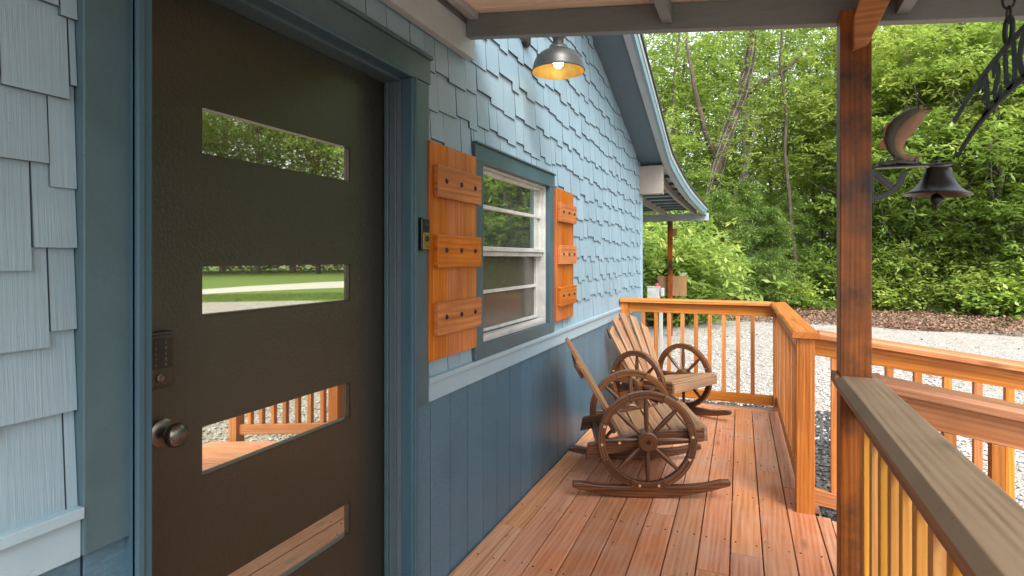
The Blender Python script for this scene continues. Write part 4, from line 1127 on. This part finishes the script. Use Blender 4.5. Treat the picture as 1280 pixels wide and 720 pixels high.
tr = [([(997, 374), (995, 330), (990, 290), (986, 240), (981, 190), (983, 140), (975, 80), (980, 0)], 20.2, .085, 'slim dark straight trunk in the middle of the open part of the wood'),
      ([(940, 378), (938, 330), (936, 280), (934, 230), (930, 180), (936, 120), (938, 60), (944, -10)], 25, .15, 'grey trunk just right of the vine-covered tree'),
      ([(962, 376), (960, 310), (964, 240), (958, 170), (962, 100), (960, 20)], 30, .09, 'thin pale trunk between the vine-covered tree and the slim dark trunk'),
      ([(1172, 384), (1176, 350), (1182, 310), (1180, 270), (1188, 220), (1186, 150), (1196, 60)], 20.8, .16, 'brown trunk among the bushes under the dinner bell'),
      ([(1018, 372), (1022, 300), (1016, 240), (1024, 160), (1020, 60)], 26, .10, 'thin trunk just left of the porch post'),
      ([(1112, 386), (1108, 340), (1112, 290), (1122, 240), (1118, 180), (1126, 110)], 22.5, .06, 'thin dark stem just right of the porch post behind the bell bracket'),
      ([(1240, 388), (1236, 340), (1244, 280), (1238, 210), (1250, 140), (1246, 60)], 22.2, .07, 'thin stem among the laurels right of the dinner bell'),
      ([(1052, 380), (1060, 300), (1068, 220), (1064, 120)], 24, .08, 'trunk hidden mostly behind the porch post'),
      ([(838, 385), (842, 330), (834, 260), (846, 190), (840, 110), (850, 40)], 24, .07, 'slender stem above the end of the rear roof'),
      ([(908, 380), (905, 330), (912, 280), (921, 240), (935, 200), (948, 150)], 23, .13, 'dark stem rising slantwise behind the vine-covered tree')]
for k, (pp_, f, r0, lb) in enumerate(tr):
    P_ = along(pp_, f); P_[0] = (P_[0][0], P_[0][1], GZ-.05)
    top = np.array(P_[-1]); iv = top+g2.normal(0, 1, (260, 3))*np.array([1.2, 1.2, .9])
    iv = np.concatenate([iv, np.array(P_[len(P_)//2+1])+g2.normal(0, 1, (90, 3))*np.array([.9, .9, .7])])
    hero('slim_tree', P_, [r0*(1-.7*i/len(P_)) for i in range(len(P_))], M['bark'] if k % 2 == 0 else M['bark2'], lb, 0, k, iv)
# shrubs and cedars
sh = [(S4, -8.8, 14.5, 1.2), (S4, -6.4, 15.2, 1.05), (S4, -7.9, 16.6, 1.45), (S4, -4.8, 18.0, 1.05), (S2, -3.2, 21, 1.0), (S2, .8, 22.5, .9), (S4, 5.8, 20.4, 1.1), (S4, 9.3, 19.9, 1.15), 
      (S4, 13.0, 20.3, 1.0), (S3, 15.2, 18.9, 1.3), (S3, 17.3, 18.8, 1.4), (S3, 19.2, 18.9, 1.4), (S4, 19.4, 20.2, 1.1), (S4, 22.2, 20.6, 1.1), (S2, 25, 21, 1.2), (S1, 27.8, 22, 1.2), (S2, 4.2, 22.4, .9), (S2, -10.5, 17, 1.5),
      (S3, 3.0, 21.0, 1.1), (S3, 10.0, 19.1, 1.1), (S3, -1.5, 21.2, 1.1)]
for p, a, d, s in sh:
    d += 2.6 if a > 4 else 0; x, y = at(a, d); place(p, x, y, s, rt.uniform(0, 6), 'bright leafy shrub at the foot of the wood', 'shrub', 'shrubs at the foot of the wood')
for a, d, s in [(-2.8, 19.9, 1.05), (-.6, 21.0, 1.15), (1.6, 20.6, .9), (-4.2, 22.0, 1.0), (3.0, 23, 1.1)]:
    x, y = at(a, d); place(CE, x, y, s, rt.uniform(0, 6), 'feathery young cedar in the open part of the wood', 'cedar', 'young cedars in the open part of the wood')
# distant wood as one mass
g3 = np.random.RandomState(12); nC = 26000
ph = np.radians(g3.uniform(-20, 34, nC)); dd = g3.uniform(50, 62, nC); zz = g3.beta(1.1, 1.5, nC)*11-.2
cc = np.stack([dd*np.sin(ph), dd*np.cos(ph), zz], 1)
o = bpy.data.objects.new('distant_wood', leaf_mesh('distant_wood', cc, .42, .13, 4, M['leafB'], seed=4)); col.objects.link(o)
tag(o, 'distant mass of pale green woodland behind the nearer trees', 'woodland', kind='stuff')
ph = np.radians(g3.uniform(26, 78, 24000)); dd = g3.uniform(72, 84, 24000); zz = g3.beta(1.1, 1.1, 24000)*23-.2
cc = np.stack([dd*np.sin(ph), dd*np.cos(ph), zz], 1)
o = bpy.data.objects.new('woodland_across_lawn', leaf_mesh('woodland_across_lawn', cc, .6, .18, 4, M['leafA'], seed=5)); col.objects.link(o)
tag(o, 'mass of green woodland on the far side of the lawn', 'woodland', kind='stuff')
# undergrowth, leaf litter, grass
def scatter(name, n, f, ll, lw, per, mat, label, cat, seed, z=(0, .02)):
    g = np.random.RandomState(seed); P_ = np.array([f(g) for _ in range(n)]); P_ = np.column_stack([P_, g.uniform(z[0], z[1], n)+GZ])
    o = bpy.data.objects.new(name, leaf_mesh(name, P_, ll, lw, per, mat, seed=seed)); col.objects.link(o); tag(o, label, cat, kind='stuff'); return o
def strip(a0, a1, d0, d1, pw=1.0):
    return lambda g: pol(g.uniform(a0, a1), d0+(d1-d0)*g.rand()**pw)
scatter('leaf_litter', 20000, strip(-12, 27, 16.2, 25, 1.0), .075, .028, 2, M['litter'], 'brown dry leaf litter between the gravel and the wood', 'leaf litter', 41, (0, .05))
scatter('fallen_leaves', 700, strip(-14, 30, 5, 18, .5), .06, .02, 1, M['litter'], 'few fallen leaves scattered over the gravel', 'leaves', 42, (0, .015))
scatter('ground_cover', 5200, strip(-11, 6.5, 20.6, 27, 1.0), .26, .012, 6, M['grassb'], 'tall grass and ferns under the open part of the wood', 'undergrowth', 43, (0, .25))
scatter('undergrowth', 1300, strip(6, 28, 22.3, 28, 1.0), .13, .04, 5, M['leafB'], 'low leafy undergrowth beneath the laurel trees', 'undergrowth', 44, (0, .6))
scatter('grass_tufts', 9000, strip(29, 60, 22.5, 27, 1.0), .10, .006, 6, M['grassb'], 'short grass blades of the lawn', 'grass', 45, (0, .02))
g4 = np.random.RandomState(51); P4 = np.column_stack([g4.uniform(-1.15, .2, 110), g4.uniform(2.3, 5.6, 110), np.full(110, .004)])
o = bpy.data.objects.new('debris', leaf_mesh('debris', P4, .022, .004, 1, M['litter'], droop=.25, clust=0, seed=6)); col.objects.link(o); tag(o, 'tiny bits of dry leaf and twig on the deck boards', 'debris', kind='stuff')
# loose stones by the deck
g = random.Random(8); q = MB()
def pebble(q, x, y, z, s, rr):
    a = g.uniform(0, 6.28); V = []
    for zz_, k_ in ((-.5, .6), (.1, 1), (.55, .55)):
        for k in range(5):
            t = a+k*1.2566; V.append((x+math.cos(t)*s*k_*g.uniform(.7, 1.2), y+math.sin(t)*s*k_*g.uniform(.7, 1.2), z+zz_*s*.8))
    F = []
    for i in range(2):
        for k in range(5): F.append((i*5+k, i*5+(k+1) % 5, (i+1)*5+(k+1) % 5, (i+1)*5+k))
    F.append((10, 11, 12, 13, 14)); q.add(V, F, [[(0, 0)]*len(f) for f in F], rr)
for k in range(4200):
    y = 5.9+g.random()**2*8; x = g.uniform(-1.4, 2.4); pebble(q, x, y, GZ+.004, g.uniform(.010, .026), g.random())
for k in range(2600):
    x = .75+g.random()**1.4*4.2; y = 3.7+g.random()**1.3*6; pebble(q, x, y, GZ+.004, g.uniform(.010, .024), g.random())
M['pebble'] = paint('pebble_stone', (.43, .41, .375), .9, .2, scale=30, dirt=.2, rnd=.8, spec=.2)
o = q.build('gravel_stones', M['pebble']); tag(o, 'loose white gravel stones beside the deck', 'gravel', kind='stuff')
q = MB()
for k in range(3800):
    if g.random() < .5: x, y = g.uniform(.32, .95), g.uniform(3.65, 6.9)
    else: x, y = g.uniform(-1.1, .9), g.uniform(5.95, 7.0)
    pebble(q, x, y, GZ+.008, g.uniform(.010, .022), g.random())
M['mulchp'] = paint('mulch_chips', (.055, .055, .055), .8, .3, scale=30, dirt=.2, rnd=1.4)
o = q.build('mulch_chips', M['mulchp']); tag(o, 'dark rock mulch beside the deck', 'mulch', kind='stuff')
# flat rocks at the gravel edge
q = MB(); g = random.Random(17)
rx_, ry_ = ray_pt(1185, 400, 17.6)[:2]
nU = 14; V = []
for i, (k_, zz_) in enumerate(((1.0, 0), (.95, .10), (.72, .17), (.35, .21))):
    for k in range(nU):
        t = 2*math.pi*k/nU; rr = k_*(1+.18*math.sin(2*t+1)+.1*math.sin(5*t)); V.append((rx_+.50*rr*math.cos(t), ry_+.3*rr*math.sin(t), GZ-.02+zz_+g.uniform(-.012, .02)))
F = [(i*nU+k, i*nU+(k+1) % nU, (i+1)*nU+(k+1) % nU, (i+1)*nU+k) for i in range(3) for k in range(nU)]+[tuple(range(3*nU, 4*nU))]
q.add(V, F, [[(0, 0)]*len(f) for f in F], .5)
o = q.build('rock', M['rock'], None, smooth=True, auto=40, loc=(rx_, ry_, GZ)); tag(o, 'flat pale grey rock lying in the leaf litter at the gravel edge', 'rock')
# parked car far in the wood
cx, cy = ray_pt(988, 330, 38)[:2]
car = empty('parked_car', (cx, cy, GZ), R(12), 'silver car parked far back among the trees', 'car')
def cb(q, nm, mt, par=car, **k): return q.build(nm, mt, par, local=True, **k)
body = [(-2.1, .35), (-2.15, .7), (-1.95, .9), (-1.35, .95), (-.75, 1.38), (.55, 1.42), (1.25, 1.0), (2.0, .88), (2.2, .6), (2.15, .33), (1.75, .3), (1.6, .55), (1.2, .58), (.95, .3), (-.95, .3), (-1.15, .58), (-1.6, .56), (-1.75, .3)]
q = MB(); q.prism(body, -.82, .82); bo = cb(q, 'body', M['carpaint'], bevel=.06)
for sgn in (-1, 1):
    q = MB(); q.prism([(-1.2, .98), (-.72, 1.32), (-.1, 1.35), (-.1, .98)], sgn*.825-.004, sgn*.825+.004); q.prism([(-.03, .98), (-.03, 1.35), (.5, 1.35), (1.08, 1.0)], sgn*.825-.004, sgn*.825+.004); cb(q, 'side_window', M['carglass'])
q = MB(); 
for (a, b) in (((1.23, 1.03), (.60, 1.415)), ((-1.32, .985), (-.79, 1.37))):
    q.add([(a[0], -.7, a[1]+.01), (a[0], .7, a[1]+.01), (b[0], .65, b[1]+.01), (b[0], -.65, b[1]+.01)], [(0, 1, 2, 3)], [[(0, 0)]*4], .5)
cb(q, 'windshield', M['carglass'])
for xx in (-1.38, 1.4):
    for sgn in (-1, 1):
        q = MB(); q.lathe([(0, .1), (.3, .1), (.33, .07), (.33, -.07), (.3, -.1), (0, -.1)], 20, Matrix.Translation((xx, sgn*.76, .33)) @ Matrix.Rotation(R(90), 4, 'X')); cb(q, 'wheel', M['rubber'], smooth=True, auto=40)

# ------------------------------------------------------------------ light, sky, camera
SUN_EL, SUN_AZ = 50, 145      # azimuth clockwise from +Y toward +X
w = bpy.data.worlds.new('World'); scene.world = w; w.use_nodes = True
nt = w.node_tree; bg = nt.nodes['Background']
sky = nt.nodes.new('ShaderNodeTexSky'); sky.sky_type = 'NISHITA'; sky.sun_disc = False
sky.sun_elevation = R(SUN_EL); sky.sun_rotation = R(SUN_AZ); sky.air_density = 1.0; sky.dust_density = 4.0; sky.ozone_density = 1.0
hs = nt.nodes.new('ShaderNodeHueSaturation'); hs.inputs['Saturation'].default_value = .26
nt.links.new(sky.outputs[0], hs.inputs['Color']); nt.links.new(hs.outputs[0], bg.inputs[0]); bg.inputs[1].default_value = .52
sl = bpy.data.lights.new('sun', 'SUN'); sl.energy = 2.4; sl.angle = R(22); sl.color = (1, .955, .88)
so = bpy.data.objects.new('sun', sl); col.objects.link(so)
d = Vector((math.sin(R(SUN_AZ))*math.cos(R(SUN_EL)), math.cos(R(SUN_AZ))*math.cos(R(SUN_EL)), math.sin(R(SUN_EL))))
so.rotation_euler = (-d).to_track_quat('-Z', 'Y').to_euler(); so.location = d*30
cam = bpy.data.cameras.new('camera'); co = bpy.data.objects.new('camera', cam); col.objects.link(co)
cam.lens = 20.25; cam.sensor_width = 36; cam.shift_y = -37/1280; cam.clip_start = .05; cam.clip_end = 2000
co.location = (0, 0, 1.4); co.rotation_euler = (R(90), 0, math.atan(302/720))
scene.camera = co
scene.view_settings.view_transform = 'Standard'; scene.view_settings.look = 'None'; scene.view_settings.exposure = 0
scene.cycles.max_bounces = 10; scene.cycles.diffuse_bounces = 5; scene.cycles.transmission_bounces = 4
